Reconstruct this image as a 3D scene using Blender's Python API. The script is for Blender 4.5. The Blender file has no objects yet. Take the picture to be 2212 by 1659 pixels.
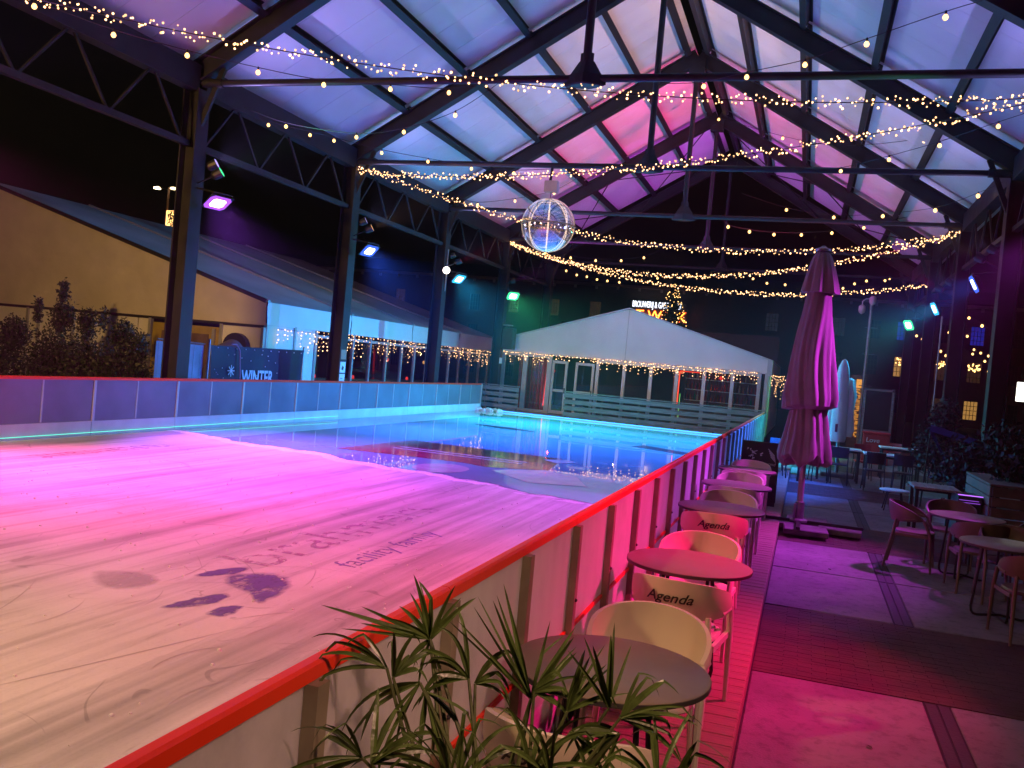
import bpy, bmesh, math, random
from mathutils import Vector, Matrix
random.seed(7)
scene = bpy.context.scene
R = math.radians
V = Vector

# ------------------------------------------------------------------ camera
cam_d = bpy.data.cameras.new('camera')
cam_d.sensor_width = 36.0
cam_d.lens = 36.0 * 1942.88 / 2212.0
cam_d.clip_end = 600
cam_d.clip_start = 0.05
cam = bpy.data.objects.new('camera', cam_d)
scene.collection.objects.link(cam)
CR = V((0.94594, 0.31160, 0.09004)); CU = V((-0.09309, -0.00508, 0.99564)); CF = V((-0.31071, 0.95020, -0.02420))
cam.matrix_world = Matrix(((CR.x, CU.x, -CF.x, 0), (CR.y, CU.y, -CF.y, 0), (CR.z, CU.z, -CF.z, 2.0907), (0, 0, 0, 1)))
scene.camera = cam

# ------------------------------------------------------------------ world, moon, exposure
world = bpy.data.worlds.new('World'); scene.world = world
world.use_nodes = True
wn = world.node_tree.nodes; wl = world.node_tree.links
wn.clear()
sky = wn.new('ShaderNodeTexSky'); sky.sky_type = 'NISHITA'; sky.sun_disc = False
sky.sun_elevation = R(-3); sky.sun_rotation = R(200)
wbg = wn.new('ShaderNodeBackground'); wbg.inputs['Strength'].default_value = 0.02
wo = wn.new('ShaderNodeOutputWorld')
wl.new(sky.outputs[0], wbg.inputs[0]); wl.new(wbg.outputs[0], wo.inputs[0])
moon_d = bpy.data.lights.new('moon', 'SUN'); moon_d.energy = 0.004; moon_d.angle = R(2); moon_d.color = (0.7, 0.8, 1.0)
moon = bpy.data.objects.new('moon', moon_d); moon.rotation_euler = (R(40), 0, R(200)); scene.collection.objects.link(moon)
scene.view_settings.view_transform = 'Standard'
scene.view_settings.look = 'None'
scene.view_settings.exposure = 0.15
scene.view_settings.gamma = 1.0
cy = scene.cycles
cy.use_denoising = True
cy.use_adaptive_sampling = True; cy.adaptive_threshold = .025; cy.adaptive_min_samples = 40
cy.max_bounces = 6; cy.diffuse_bounces = 3; cy.glossy_bounces = 3; cy.transmission_bounces = 4; cy.transparent_max_bounces = 8
cy.sample_clamp_indirect = 3.0
cy.caustics_reflective = False; cy.caustics_refractive = False

# ------------------------------------------------------------------ helpers
class MB:
    def __init__(s): s.v = []; s.f = []; s.smooth = False
    def add(s, vs, fs):
        n = len(s.v); s.v += [tuple(v) for v in vs]; s.f += [tuple(i + n for i in f) for f in fs]; return s
    def box(s, x0, x1, y0, y1, z0, z1):
        return s.add([(x0,y0,z0),(x1,y0,z0),(x1,y1,z0),(x0,y1,z0),(x0,y0,z1),(x1,y0,z1),(x1,y1,z1),(x0,y1,z1)],
                     [(3,2,1,0),(4,5,6,7),(0,1,5,4),(1,2,6,5),(2,3,7,6),(3,0,4,7)])
    def bevbox(s, x0, x1, y0, y1, z0, z1, b=.01):
        bm = bmesh.new(); bmesh.ops.create_cube(bm, size=1)
        for v in bm.verts: v.co = V(((x0+x1)/2 + v.co.x*(x1-x0), (y0+y1)/2 + v.co.y*(y1-y0), (z0+z1)/2 + v.co.z*(z1-z0)))
        bmesh.ops.bevel(bm, geom=bm.edges[:], offset=b, segments=1, affect='EDGES')
        bm.verts.index_update()
        s.add([v.co[:] for v in bm.verts], [[v.index for v in f.verts] for f in bm.faces]); bm.free(); return s
    def beam(s, p0, p1, w, h, up=(0,0,1)):
        p0 = V(p0); p1 = V(p1); d = (p1-p0).normalized(); u = V(up)
        if abs(d.dot(u)) > .98: u = V((1,0,0))
        r = d.cross(u).normalized(); u = r.cross(d).normalized()
        vs = []
        for p in (p0, p1):
            for a, b in ((-1,-1),(1,-1),(1,1),(-1,1)): vs.append(p + r*a*w/2 + u*b*h/2)
        return s.add(vs, [(0,1,2,3),(7,6,5,4),(0,4,5,1),(1,5,6,2),(2,6,7,3),(3,7,4,0)])
    def ibeam(s, p0, p1, w, h, t=.02, up=(0,0,1)):
        p0 = V(p0); p1 = V(p1); d = (p1-p0).normalized(); u = V(up)
        r = d.cross(u).normalized(); u = r.cross(d).normalized()
        o = u*(h/2 - t/2)
        s.beam(p0+o, p1+o, w, t, up); s.beam(p0-o, p1-o, w, t, up); s.beam(p0, p1, t, h-2*t, up); return s
    def tube(s, pts, r, n=8, closed=False, cap=True):
        pts = [V(p) for p in pts]; m = len(pts); rings = []; prev = None
        for i, p in enumerate(pts):
            if closed: t = pts[(i+1) % m] - pts[i-1]
            else: t = pts[min(i+1, m-1)] - pts[max(i-1, 0)]
            t.normalize()
            if prev is None:
                a = V((0,0,1)) if abs(t.z) < .9 else V((1,0,0)); u = t.cross(a).normalized()
            else:
                u = (prev - t*prev.dot(t)).normalized()
            prev = u; w = t.cross(u)
            rr = r[i] if isinstance(r, (list, tuple)) else r
            rings.append([p + (u*math.cos(2*math.pi*k/n) + w*math.sin(2*math.pi*k/n))*rr for k in range(n)])
        vs = [v for rg in rings for v in rg]; fs = []
        for i in range(m if closed else m-1):
            j = (i+1) % m
            for k in range(n): fs.append((i*n+k, i*n+(k+1) % n, j*n+(k+1) % n, j*n+k))
        if cap and not closed: fs.append(tuple(range(n-1, -1, -1))); fs.append(tuple((m-1)*n+k for k in range(n)))
        return s.add(vs, fs)
    def lathe(s, prof, n=24, c=(0,0,0), mod=None):
        vs = []; fs = []
        for i, (r, z) in enumerate(prof):
            for k in range(n):
                a = 2*math.pi*k/n; rr = mod(r, z, a, i) if mod else r
                vs.append((c[0]+rr*math.cos(a), c[1]+rr*math.sin(a), c[2]+z))
        for i in range(len(prof)-1):
            for k in range(n): fs.append((i*n+k, i*n+(k+1) % n, (i+1)*n+(k+1) % n, (i+1)*n+k))
        fs.append(tuple(range(n-1, -1, -1))); fs.append(tuple((len(prof)-1)*n+k for k in range(n)))
        return s.add(vs, fs)
    def ball(s, c, r, n=6, m=4):
        c = V(c); vs = [c+V((0,0,r))]; fs = []
        for i in range(1, m):
            a = math.pi*i/m
            for k in range(n): b = 2*math.pi*k/n; vs.append(c+V((math.sin(a)*math.cos(b), math.sin(a)*math.sin(b), math.cos(a)))*r)
        vs.append(c-V((0,0,r)))
        for k in range(n):
            fs.append((0, 1+k, 1+(k+1) % n))
            for i in range(m-2): q = 1+i*n; fs.append((q+k, q+n+k, q+n+(k+1) % n, q+(k+1) % n))
            fs.append((len(vs)-1, 1+(m-2)*n+(k+1) % n, 1+(m-2)*n+k))
        return s.add(vs, fs)
    def mesh(s, name, m=None, smooth=False):
        me = bpy.data.meshes.new(name); me.from_pydata(s.v, [], s.f); me.update()
        if m: me.materials.append(m)
        if smooth:
            me.polygons.foreach_set('use_smooth', [True]*len(me.polygons))
            try: me.set_sharp_from_angle(angle=R(40))
            except Exception: pass
        return me
    def build(s, name, m, parent=None, smooth=False):
        return obj(name, s.mesh(name, m, smooth), parent)

def obj(name, me, parent=None, loc=None):
    o = bpy.data.objects.new(name, me); scene.collection.objects.link(o)
    if parent:
        o.parent = parent
        if parent.type == 'EMPTY': o.matrix_parent_inverse = Matrix.Translation(-parent.location)
    if loc: o.location = loc
    return o
def thing(name, label, cat, loc=(0,0,0), group=None):
    o = bpy.data.objects.new(name, None); o.empty_display_size = .2; scene.collection.objects.link(o); o.location = loc
    return tag(o, label, cat, group)
def tag(o, label=None, cat=None, group=None, kind=None):
    if label: o['label'] = label
    if cat: o['category'] = cat
    if group: o['group'] = group
    if kind: o['kind'] = kind
    return o
def copy_tree(o, parent=None):
    c = o.copy(); scene.collection.objects.link(c); c.parent = parent
    for ch in list(o.children): copy_tree(ch, c)
    return c
def text_mesh(txt, size, m, ext=.0, shear=0, align='CENTER', mat4=None, offset=0):
    cu = bpy.data.curves.new('txt', 'FONT'); cu.body = txt; cu.size = size; cu.extrude = ext; cu.shear = shear; cu.align_x = align; cu.align_y = 'CENTER'; cu.offset = offset; cu.resolution_u = 3
    o = bpy.data.objects.new('txt', cu); scene.collection.objects.link(o)
    dg = bpy.context.evaluated_depsgraph_get()
    me = bpy.data.meshes.new_from_object(o.evaluated_get(dg)); bpy.data.objects.remove(o)
    me.materials.clear(); me.materials.append(m)
    if mat4: me.transform(mat4)
    me.name = 'lettering'
    return me
def frame4(origin, xdir, ydir):
    x = V(xdir).normalized(); y = V(ydir).normalized(); z = x.cross(y)
    o = V(origin)
    return Matrix(((x.x,y.x,z.x,o.x),(x.y,y.y,z.y,o.y),(x.z,y.z,z.z,o.z),(0,0,0,1)))

# ------------------------------------------------------------------ materials
def mat(name, col, rough=.6, metal=0, var=0, scale=4, bump=0, bscale=None, spec=.5, stretch=None, emit=None, es=0, trans=0, sheen=0):
    m = bpy.data.materials.new(name); m.use_nodes = True
    nt = m.node_tree; b = nt.nodes['Principled BSDF']
    b.inputs['Base Color'].default_value = (*col, 1); b.inputs['Roughness'].default_value = rough; b.inputs['Metallic'].default_value = metal
    b.inputs['Specular IOR Level'].default_value = spec
    if sheen: b.inputs['Sheen Weight'].default_value = sheen
    if emit: b.inputs['Emission Color'].default_value = (*emit, 1); b.inputs['Emission Strength'].default_value = es
    if var or bump:
        tc = nt.nodes.new('ShaderNodeTexCoord'); mp = nt.nodes.new('ShaderNodeMapping')
        if stretch: mp.inputs['Scale'].default_value = stretch
        nt.links.new(tc.outputs['Object'], mp.inputs['Vector'])
    if var:
        nz = nt.nodes.new('ShaderNodeTexNoise'); nz.inputs['Scale'].default_value = scale; nz.inputs['Detail'].default_value = 6
        nt.links.new(mp.outputs[0], nz.inputs['Vector'])
        rp = nt.nodes.new('ShaderNodeValToRGB'); rp.color_ramp.elements[0].position = .3; rp.color_ramp.elements[1].position = .7
        rp.color_ramp.elements[0].color = (*[c*(1-var) for c in col], 1); rp.color_ramp.elements[1].color = (*[min(1, c*(1+var*.6)) for c in col], 1)
        nt.links.new(nz.outputs[0], rp.inputs[0]); nt.links.new(rp.outputs[0], b.inputs['Base Color'])
        mr = nt.nodes.new('ShaderNodeMapRange'); mr.inputs['To Min'].default_value = max(.03, rough-.12); mr.inputs['To Max'].default_value = min(1, rough+.12)
        nt.links.new(nz.outputs[0], mr.inputs[0]); nt.links.new(mr.outputs[0], b.inputs['Roughness'])
    if bump:
        n2 = nt.nodes.new('ShaderNodeTexNoise'); n2.inputs['Scale'].default_value = bscale or scale*4; n2.inputs['Detail'].default_value = 4
        nt.links.new(mp.outputs[0], n2.inputs['Vector'])
        bp = nt.nodes.new('ShaderNodeBump'); bp.inputs['Strength'].default_value = bump; bp.inputs['Distance'].default_value = .02
        nt.links.new(n2.outputs[0], bp.inputs['Height']); nt.links.new(bp.outputs[0], b.inputs['Normal'])
    return m
def emis(name, col, s, sample=False):
    m = bpy.data.materials.new(name); m.use_nodes = True; nt = m.node_tree; nt.nodes.clear()
    e = nt.nodes.new('ShaderNodeEmission'); e.inputs[0].default_value = (*col, 1); e.inputs[1].default_value = s
    o = nt.nodes.new('ShaderNodeOutputMaterial'); nt.links.new(e.outputs[0], o.inputs[0])
    if not sample: m.cycles.emission_sampling = 'NONE'
    return m
def glass(name, tint=(1,1,1), gl=.12, rough=.02, op=0.0):
    m = bpy.data.materials.new(name); m.use_nodes = True; nt = m.node_tree; nt.nodes.clear()
    t = nt.nodes.new('ShaderNodeBsdfTransparent'); t.inputs[0].default_value = (*tint, 1)
    g = nt.nodes.new('ShaderNodeBsdfGlossy'); g.inputs['Roughness'].default_value = rough
    fr = nt.nodes.new('ShaderNodeFresnel'); fr.inputs[0].default_value = 1.45
    mx = nt.nodes.new('ShaderNodeMixShader'); ad = nt.nodes.new('ShaderNodeMath'); ad.operation = 'ADD'; ad.inputs[1].default_value = gl
    nt.links.new(fr.outputs[0], ad.inputs[0]); nt.links.new(ad.outputs[0], mx.inputs[0]); nt.links.new(t.outputs[0], mx.inputs[1]); nt.links.new(g.outputs[0], mx.inputs[2])
    o = nt.nodes.new('ShaderNodeOutputMaterial'); nt.links.new(mx.outputs[0], o.inputs[0])
    return m

M = {}
M['steel'] = mat('dark steel paint', (.018,.017,.02), .5, .0, .35, 3, .15, spec=.35)
M['zinc'] = mat('galvanised steel', (.34,.35,.33), .42, .6, .3, 6, .1)
M['roof'] = mat('white roof sheet', (.74,.74,.78), .5, 0, .07, 1.2, .08, 30)
M['concrete'] = mat('concrete slab', (.23,.225,.22), .8, 0, .3, 1.3, .3, 60)
M['board'] = mat('scuffed barrier board', (.66,.65,.67), .42, 0, .13, 7, .08, 20, stretch=(1,1,.12))
nt = M['board'].node_tree; bs_ = nt.nodes['Principled BSDF']; tl = nt.nodes.new('ShaderNodeBsdfTranslucent'); tl.inputs[0].default_value = (.85,.82,.86,1); ms = nt.nodes.new('ShaderNodeMixShader'); ms.inputs[0].default_value = .45
nt.links.new(bs_.outputs[0], ms.inputs[1]); nt.links.new(tl.outputs[0], ms.inputs[2]); nt.links.new(ms.outputs[0], nt.nodes['Material Output'].inputs[0])
M['drain'] = mat('drain channel', (.05,.05,.052), .7, 0, .3, 9, .2)
for m_, sc_, lo_ in ((M['concrete'], 9.0, .62), (M['board'], 3.0, .78)):     # blotchy dirt of its own shape
    nt = m_.node_tree; b_ = nt.nodes['Principled BSDF']; src = b_.inputs['Base Color'].links[0].from_socket
    tc = nt.nodes.new('ShaderNodeTexCoord'); nz = nt.nodes.new('ShaderNodeTexNoise'); nz.inputs['Scale'].default_value = sc_; nz.inputs['Detail'].default_value = 10; nz.inputs['Roughness'].default_value = .72
    nt.links.new(tc.outputs['Object'], nz.inputs[0]); rp = nt.nodes.new('ShaderNodeValToRGB'); rp.color_ramp.elements[0].position = .36; rp.color_ramp.elements[1].position = .5
    rp.color_ramp.elements[0].color = (lo_,lo_,lo_,1); nt.links.new(nz.outputs[0], rp.inputs[0])
    mx = nt.nodes.new('ShaderNodeMix'); mx.data_type = 'RGBA'; mx.blend_type = 'MULTIPLY'; mx.inputs[0].default_value = 1; nt.links.new(src, mx.inputs[6]); nt.links.new(rp.outputs[0], mx.inputs[7]); nt.links.new(mx.outputs[2], b_.inputs['Base Color'])
M['joint'] = mat('dark joint', (.03,.03,.032), .85, 0, .3, 8)
M['brick'] = mat('paving brick', (.085,.045,.036), .8, 0, .4, 3, .3, 30)
M['earth'] = mat('asphalt', (.04,.04,.042), .85, 0, .3, 2, .3, 60)
M['deck'] = mat('deck wood', (.30,.20,.13), .6, 0, .35, 3, .25, 12, stretch=(1,14,14))
M['white'] = mat('white board plastic', (.72,.72,.74), .38, 0, .12, 2.5, .06)
M['grey'] = mat('grey board panel', (.17,.18,.21), .35, 0, .22, 1.6, .05)
M['red'] = mat('red rail plastic', (.95,.05,.012), .42, 0, .1, 3)
M['post'] = mat('board post', (.33,.30,.2), .5, .3, .3, 5, .1)
M['alu'] = mat('aluminium profile', (.5,.51,.53), .38, .4, .12, 4)
M['pvc'] = mat('white tent canvas', (.80,.78,.78), .42, 0, .1, .8, .25, 1.6)
M['canvasdark'] = mat('dirty tent roof canvas', (.55,.52,.52), .6, 0, .25, .5, .4, .9)
M['chair'] = mat('cream plastic', (.70,.64,.52), .42, 0, .06, 5, .03, 60)
M['shell'] = mat('cream shell plastic', (.74,.66,.48), .4, 0, .05, 5)
M['top'] = mat('taupe laminate', (.25,.205,.15), .36, 0, .1, 12, .03, 90)
M['edge'] = mat('dark table edge', (.05,.045,.042), .4)
M['leg'] = mat('black tube', (.022,.022,.024), .35, .3)
M['ink'] = mat('black lettering', (.03,.025,.02), .6)
M['cushion'] = mat('cushion', (.42,.38,.36), .9, 0, .1, 20, .3, 60)
M['dark'] = mat('dark painted metal', (.02,.02,.022), .5, 0, .2, 6)
M['palm'] = mat('palm leaf', (.085,.14,.03), .34, 0, .45, 14, .1)
M['stem'] = mat('palm stem', (.10,.13,.04), .5, 0, .3, 10)
M['leaf'] = mat('dark shrub leaf', (.022,.03,.018), .55, 0, .4, 8)
M['bark'] = mat('bark', (.08,.055,.035), .85, 0, .3, 10, .3)
M['mauve'] = mat('taupe parasol cloth', (.25,.20,.185), .85, 0, .12, 5, .2, 60, sheen=.2)
M['cover'] = mat('white parasol cover', (.70,.70,.72), .7, 0, .08, 5, .2, 30)
M['wood'] = mat('weathered plank', (.27,.245,.235), .75, 0, .35, 3, .3, 20, stretch=(1,9,9))
M['woodv'] = mat('brown plank', (.16,.10,.065), .7, 0, .35, 4, .3, 20)
M['bluecloth'] = mat('navy banner cloth', (.004,.009,.05), .6, 0, .15, 3)
M['snowprint'] = mat('banner white print', (.75,.72,.85), .6)
M['facade'] = None
M['bulb'] = emis('warm bulb', (1, .52, .16), 4.2)
M['bulbw'] = emis('fairy bulb', (1, .52, .22), 3.4)
for k_ in ('bulb','bulbw'):     # every bulb glows a little differently
    nt = M[k_].node_tree; e_ = nt.nodes['Emission']; gi = nt.nodes.new('ShaderNodeNewGeometry'); mr_ = nt.nodes.new('ShaderNodeMapRange'); mr_.inputs['To Min'].default_value = 1.4; mr_.inputs['To Max'].default_value = 6.5
    nt.links.new(gi.outputs['Random Per Island'], mr_.inputs[0]); nt.links.new(mr_.outputs[0], e_.inputs[1])
M['wire'] = mat('black cable', (.015,.015,.015), .6)
M['glass'] = glass('window glass', (.88,.9,.9), .05)
M['redcloth'] = mat('red curtain', (.45,.02,.02), .8, 0, .2, 3)
M['redplastic'] = mat('red crate plastic', (.5,.03,.03), .45, 0, .1, 5)
M['yellow'] = mat('yellow door paint', (.40,.29,.045), .5, 0, .1, 4)
M['concreteblock'] = mat('ballast slab', (.16,.155,.15), .85, 0, .3, 6, .3, 40)
M['black'] = mat('chalkboard', (.012,.012,.013), .55, 0, .2, 5)
M['paper'] = mat('white paper', (.8,.8,.8), .7)
M['chalk'] = mat('chalk drawing', (.6,.6,.62), .9)
def mixtex(m):  # brick facade
    return m
fm = mat('dark brick facade', (.12,.055,.04), .85, 0, 0, 1)
nt = fm.node_tree; tc = nt.nodes.new('ShaderNodeTexCoord'); mp = nt.nodes.new('ShaderNodeMapping'); mp.inputs['Rotation'].default_value = (R(90), 0, 0)
bk = nt.nodes.new('ShaderNodeTexBrick'); bk.inputs['Scale'].default_value = 1.0; bk.inputs['Brick Width'].default_value = .22; bk.inputs['Row Height'].default_value = .07; bk.inputs['Mortar Size'].default_value = .008
bk.inputs['Color1'].default_value = (.13,.055,.04,1); bk.inputs['Color2'].default_value = (.09,.04,.03,1); bk.inputs['Mortar'].default_value = (.16,.14,.12,1)
nt.links.new(tc.outputs['Object'], mp.inputs[0]); nt.links.new(mp.outputs[0], bk.inputs[0]); nt.links.new(bk.outputs[0], nt.nodes['Principled BSDF'].inputs['Base Color'])
M['facade'] = fm

def ice_mat(name, wet):
    m = bpy.data.materials.new(name); m.use_nodes = True; nt = m.node_tree; b = nt.nodes['Principled BSDF']; L = nt.links.new; N = nt.nodes.new
    tc = N('ShaderNodeTexCoord'); mp = N('ShaderNodeMapping'); mp.inputs['Scale'].default_value = (1.0, .055, 1); L(tc.outputs['Object'], mp.inputs[0])
    n1 = N('ShaderNodeTexNoise'); n1.inputs['Scale'].default_value = 2.2; n1.inputs['Detail'].default_value = 5; n1.inputs['Roughness'].default_value = .6; L(mp.outputs[0], n1.inputs[0])
    mp2 = N('ShaderNodeMapping'); mp2.inputs['Scale'].default_value = (1.0, .03, 1); L(tc.outputs['Object'], mp2.inputs[0])
    n2 = N('ShaderNodeTexNoise'); n2.inputs['Scale'].default_value = 9; n2.inputs['Detail'].default_value = 4; L(mp2.outputs[0], n2.inputs[0])
    n3 = N('ShaderNodeTexNoise'); n3.inputs['Scale'].default_value = 1.3; n3.inputs['Detail'].default_value = 8; L(tc.outputs['Object'], n3.inputs[0])
    def ramp(src, p0, c0, p1, c1):
        r = N('ShaderNodeValToRGB'); r.color_ramp.elements[0].position = p0; r.color_ramp.elements[1].position = p1
        r.color_ramp.elements[0].color = (c0,c0,c0,1); r.color_ramp.elements[1].color = (c1,c1,c1,1); L(src, r.inputs[0]); return r.outputs[0]
    def mul(a, bb):
        x = N('ShaderNodeMix'); x.data_type = 'RGBA'; x.blend_type = 'MULTIPLY'; x.inputs[0].default_value = 1; L(a, x.inputs[6]); L(bb, x.inputs[7]); return x.outputs[2]
    a = ramp(n1.outputs[0], .34, .62, .52, 1.0); c = ramp(n2.outputs[0], .33, .74, .5, 1.0); d = ramp(n3.outputs[0], .3, .84, .65, 1.0)
    # thin curved skate cuts
    w = N('ShaderNodeTexNoise'); w.inputs['Scale'].default_value = .8; w.inputs['Detail'].default_value = 2; w.inputs['Distortion'].default_value = 1.2; L(tc.outputs['Object'], w.inputs[0])
    ab = N('ShaderNodeMath'); ab.operation = 'PINGPONG'; ab.inputs[1].default_value = .06; L(w.outputs[0], ab.inputs[0])
    s0 = ramp(ab.outputs[0], .0, 0.0, .0014, 1.0)
    mk = N('ShaderNodeTexNoise'); mk.inputs['Scale'].default_value = 1.9; mk.inputs['Detail'].default_value = 1; L(tc.outputs['Object'], mk.inputs[0])
    mk2 = ramp(mk.outputs[0], .56, 1.0, .62, .72)
    mxx = N('ShaderNodeMix'); mxx.data_type = 'RGBA'; mxx.blend_type = 'LIGHTEN'; mxx.inputs[0].default_value = 1; L(s0, mxx.inputs[6]); L(mk2, mxx.inputs[7]); s = mxx.outputs[2]
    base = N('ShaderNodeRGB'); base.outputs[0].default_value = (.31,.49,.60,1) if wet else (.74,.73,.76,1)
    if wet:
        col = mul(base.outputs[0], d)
    else:
        col = mul(mul(mul(mul(base.outputs[0], a), c), d), s)
    if not wet:
        n5 = N('ShaderNodeTexNoise'); n5.inputs['Scale'].default_value = 70; n5.inputs['Detail'].default_value = 6; n5.inputs['Roughness'].default_value = .8; L(tc.outputs['Object'], n5.inputs[0])
        mp6 = N('ShaderNodeMapping'); mp6.inputs['Scale'].default_value = (1, .16, 1); mp6.inputs['Rotation'].default_value = (0,0,.5); L(tc.outputs['Object'], mp6.inputs[0])
        n6 = N('ShaderNodeTexNoise'); n6.inputs['Scale'].default_value = 26; n6.inputs['Detail'].default_value = 2; L(mp6.outputs[0], n6.inputs[0])
        col = mul(mul(col, ramp(n5.outputs[0], .3, .86, .5, 1.0)), ramp(n6.outputs[0], .26, .82, .34, 1.0))
    else:
        at = N('ShaderNodeAttribute'); at.attribute_name = 'fade'
        n7 = N('ShaderNodeTexNoise'); n7.inputs['Scale'].default_value = 7; n7.inputs['Detail'].default_value = 8; n7.inputs['Roughness'].default_value = .7; L(tc.outputs['Object'], n7.inputs[0])
        sm_ = N('ShaderNodeMath'); sm_.operation = 'MULTIPLY_ADD'; sm_.inputs[1].default_value = 1.1; L(at.outputs['Fac'], sm_.inputs[0]); L(n7.outputs[0], sm_.inputs[2])
        L(ramp(sm_.outputs[0], .62, 0.0, .84, 1.0), b.inputs['Alpha'])
    L(col, b.inputs['Base Color'])
    if wet:
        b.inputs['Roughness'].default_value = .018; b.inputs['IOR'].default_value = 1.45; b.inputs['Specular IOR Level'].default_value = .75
        bp = N('ShaderNodeBump'); bp.inputs['Strength'].default_value = .004; bp.inputs['Distance'].default_value = .02; L(n3.outputs[0], bp.inputs['Height']); L(bp.outputs[0], b.inputs['Normal'])
    else:
        b.inputs['Roughness'].default_value = .62; b.inputs['Specular IOR Level'].default_value = .3
        bp = N('ShaderNodeBump'); bp.inputs['Strength'].default_value = .25; bp.inputs['Distance'].default_value = .01; L(n2.outputs[0], bp.inputs['Height']); L(bp.outputs[0], b.inputs['Normal'])
    return m
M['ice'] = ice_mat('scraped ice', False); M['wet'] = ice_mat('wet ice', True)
def worn(name, col, wetness=False, keep=.5, soft=.12, scale=5, fade=False, op=1.0):
    m = bpy.data.materials.new(name); m.use_nodes = True; nt = m.node_tree; b = nt.nodes['Principled BSDF']; L = nt.links.new
    b.inputs['Base Color'].default_value = (*col, 1); b.inputs['Roughness'].default_value = .04 if wetness else .6
    tc = nt.nodes.new('ShaderNodeTexCoord'); n = nt.nodes.new('ShaderNodeTexNoise'); n.inputs['Scale'].default_value = scale; n.inputs['Detail'].default_value = 8; n.inputs['Roughness'].default_value = .7
    mp = nt.nodes.new('ShaderNodeMapping'); mp.inputs['Scale'].default_value = (1, .45, 1); L(tc.outputs['Object'], mp.inputs[0]); L(mp.outputs[0], n.inputs[0])
    r = nt.nodes.new('ShaderNodeValToRGB'); r.color_ramp.elements[0].position = keep-soft; r.color_ramp.elements[1].position = keep+soft; L(n.outputs[0], r.inputs[0])
    at = nt.nodes.new('ShaderNodeAttribute'); at.attribute_name = 'fade'; mu = nt.nodes.new('ShaderNodeMath'); mu.operation = 'MULTIPLY'
    if fade: L(at.outputs['Fac'], mu.inputs[0])
    else: mu.inputs[0].default_value = 1
    L(r.outputs[0], mu.inputs[1]); m2 = nt.nodes.new('ShaderNodeMath'); m2.operation = 'MULTIPLY'; m2.inputs[1].default_value = op; L(mu.outputs[0], m2.inputs[0]); L(m2.outputs[0], b.inputs['Alpha'])
    return m
def set_fade(o, vals):
    a = o.data.attributes.new('fade', 'FLOAT', 'POINT')
    for i, v in enumerate(vals): a.data[i].value = v
# ------------------------------------------------------------------ ground
XL, XR, XM = -11.14, 3.56, -3.79
ROWS = [1.92, 7.92, 13.92, 19.92, 25.92, 31.92, 37.92]
g = MB().add([(-155,-36,-.02),(125,-36,-.02),(125,175,-.02),(-155,175,-.02)], [(0,1,2,3)]).build('ground', M['earth']); tag(g, kind='structure')
pav = MB().add([(-.2,-6,-.008),(12,-6,-.008),(12,44,-.008),(-.2,44,-.008)], [(0,1,2,3)]).build('pavement', M['joint']); tag(pav, kind='structure')
def slab(x0, x1, y0, y1):
    MB().bevbox(x0, x1, y0, y1, -.03, .0+random.uniform(-.001,.002), .006).build('slab', M['concrete'], pav)
for k in range(-1, 6):
    yb = 7.92 + 6*(k-1)          # brick band centre
    y0, y1 = yb+1.09, yb+4.91
    ym = yb + 3.02
    for x0, x1 in ((-.19, .96), (1.14, 3.3), (3.38, 6.2)):
        slab(x0, x1, y0, ym-.02); slab(x0, x1, ym+.02, y1)
    for yy0, yy1 in ((y0, ym-.02), (ym+.02, y1)): MB().box(.975,1.042,yy0,yy1,-.03,-.003).build('drain_edge', M['drain'], pav); MB().box(1.056,1.125,yy0,yy1,-.03,-.003).build('drain_edge', M['drain'], pav)
    mb = MB()
    if -2 < yb < 27:
        ny = 36; dy = 2.14/ny
        for j in range(ny):
            off = (j % 2)*.105
            for i in range(31):
                x = -.19+off*0 + i*.21 + (off if i else 0)
                yy = yb-1.07+j*dy; z = random.uniform(-.003,.0)
                x1 = min(x+.204-(0 if i else -off), 6.3)
                mb.box(x+.001, x1+.003, yy+.0013, yy+dy-.0013, -.03, z)
        tag(mb.build('bricks', M['brick'], pav), kind='stuff')
    else:
        slab(-.19, 6.2, yb-1.07, yb+1.07)

# deck with planks along the barrier
dk = tag(MB().box(-1.05,-.225,-1.0,29.2,-.02,.085).build('terrace_deck', M['woodv']), kind='structure')
pm = MB().bevbox(-.44,.44,-.07,.07,-.03,.0,.005).mesh('plank', M['deck'])
y = -.9; 
while y < 29.1:
    p = obj('plank', pm, dk, (-.645, y, .12+random.uniform(-.0015,.0015))); p.rotation_euler = (random.uniform(-.004,.004), 0, 0); y += .146
MB().box(-.222,-.2,-1.0,29.2,-.02,.11).build('edge_board', M['deck'], dk)

# ------------------------------------------------------------------ ice
IZ = .32
ib = MB().box(-10.74,-1.203,-3,29.62,-.02,IZ).build('ice', M['ice']); tag(ib, kind='structure')
edge = [(-10.73,13.8),(-10.2,13.72),(-9.53,13.55),(-8.6,13.42),(-7.6,13.25),(-6.6,13.02),(-5.64,12.87),(-4.9,12.62),(-4.2,12.45),(-3.3,12.15),(-2.47,11.9),(-1.8,11.75),(-1.21,11.6)]
ed = []
for i in range(len(edge)-1):
    for k in range(6):
        t = k/6; x = edge[i][0]*(1-t)+edge[i+1][0]*t; y = edge[i][1]*(1-t)+edge[i+1][1]*t
        ed.append((x, y+random.uniform(-.05,.05)+.09*math.sin(x*2.3)+.05*math.sin(x*5.9+1)))
ed.append(edge[-1])
n = len(ed)
vs = [(x,y-.38,IZ+.004) for x,y in ed] + [(x,y+.05,IZ+.004) for x,y in ed] + [(x,29.6,IZ+.004) for x,y in ed]
wt = MB().add(vs, [(k*n+i,k*n+i+1,k*n+n+i+1,k*n+n+i) for k in (0,1) for i in range(n-1)]).build('water', M['wet']); tag(wt, kind='structure')
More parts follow.
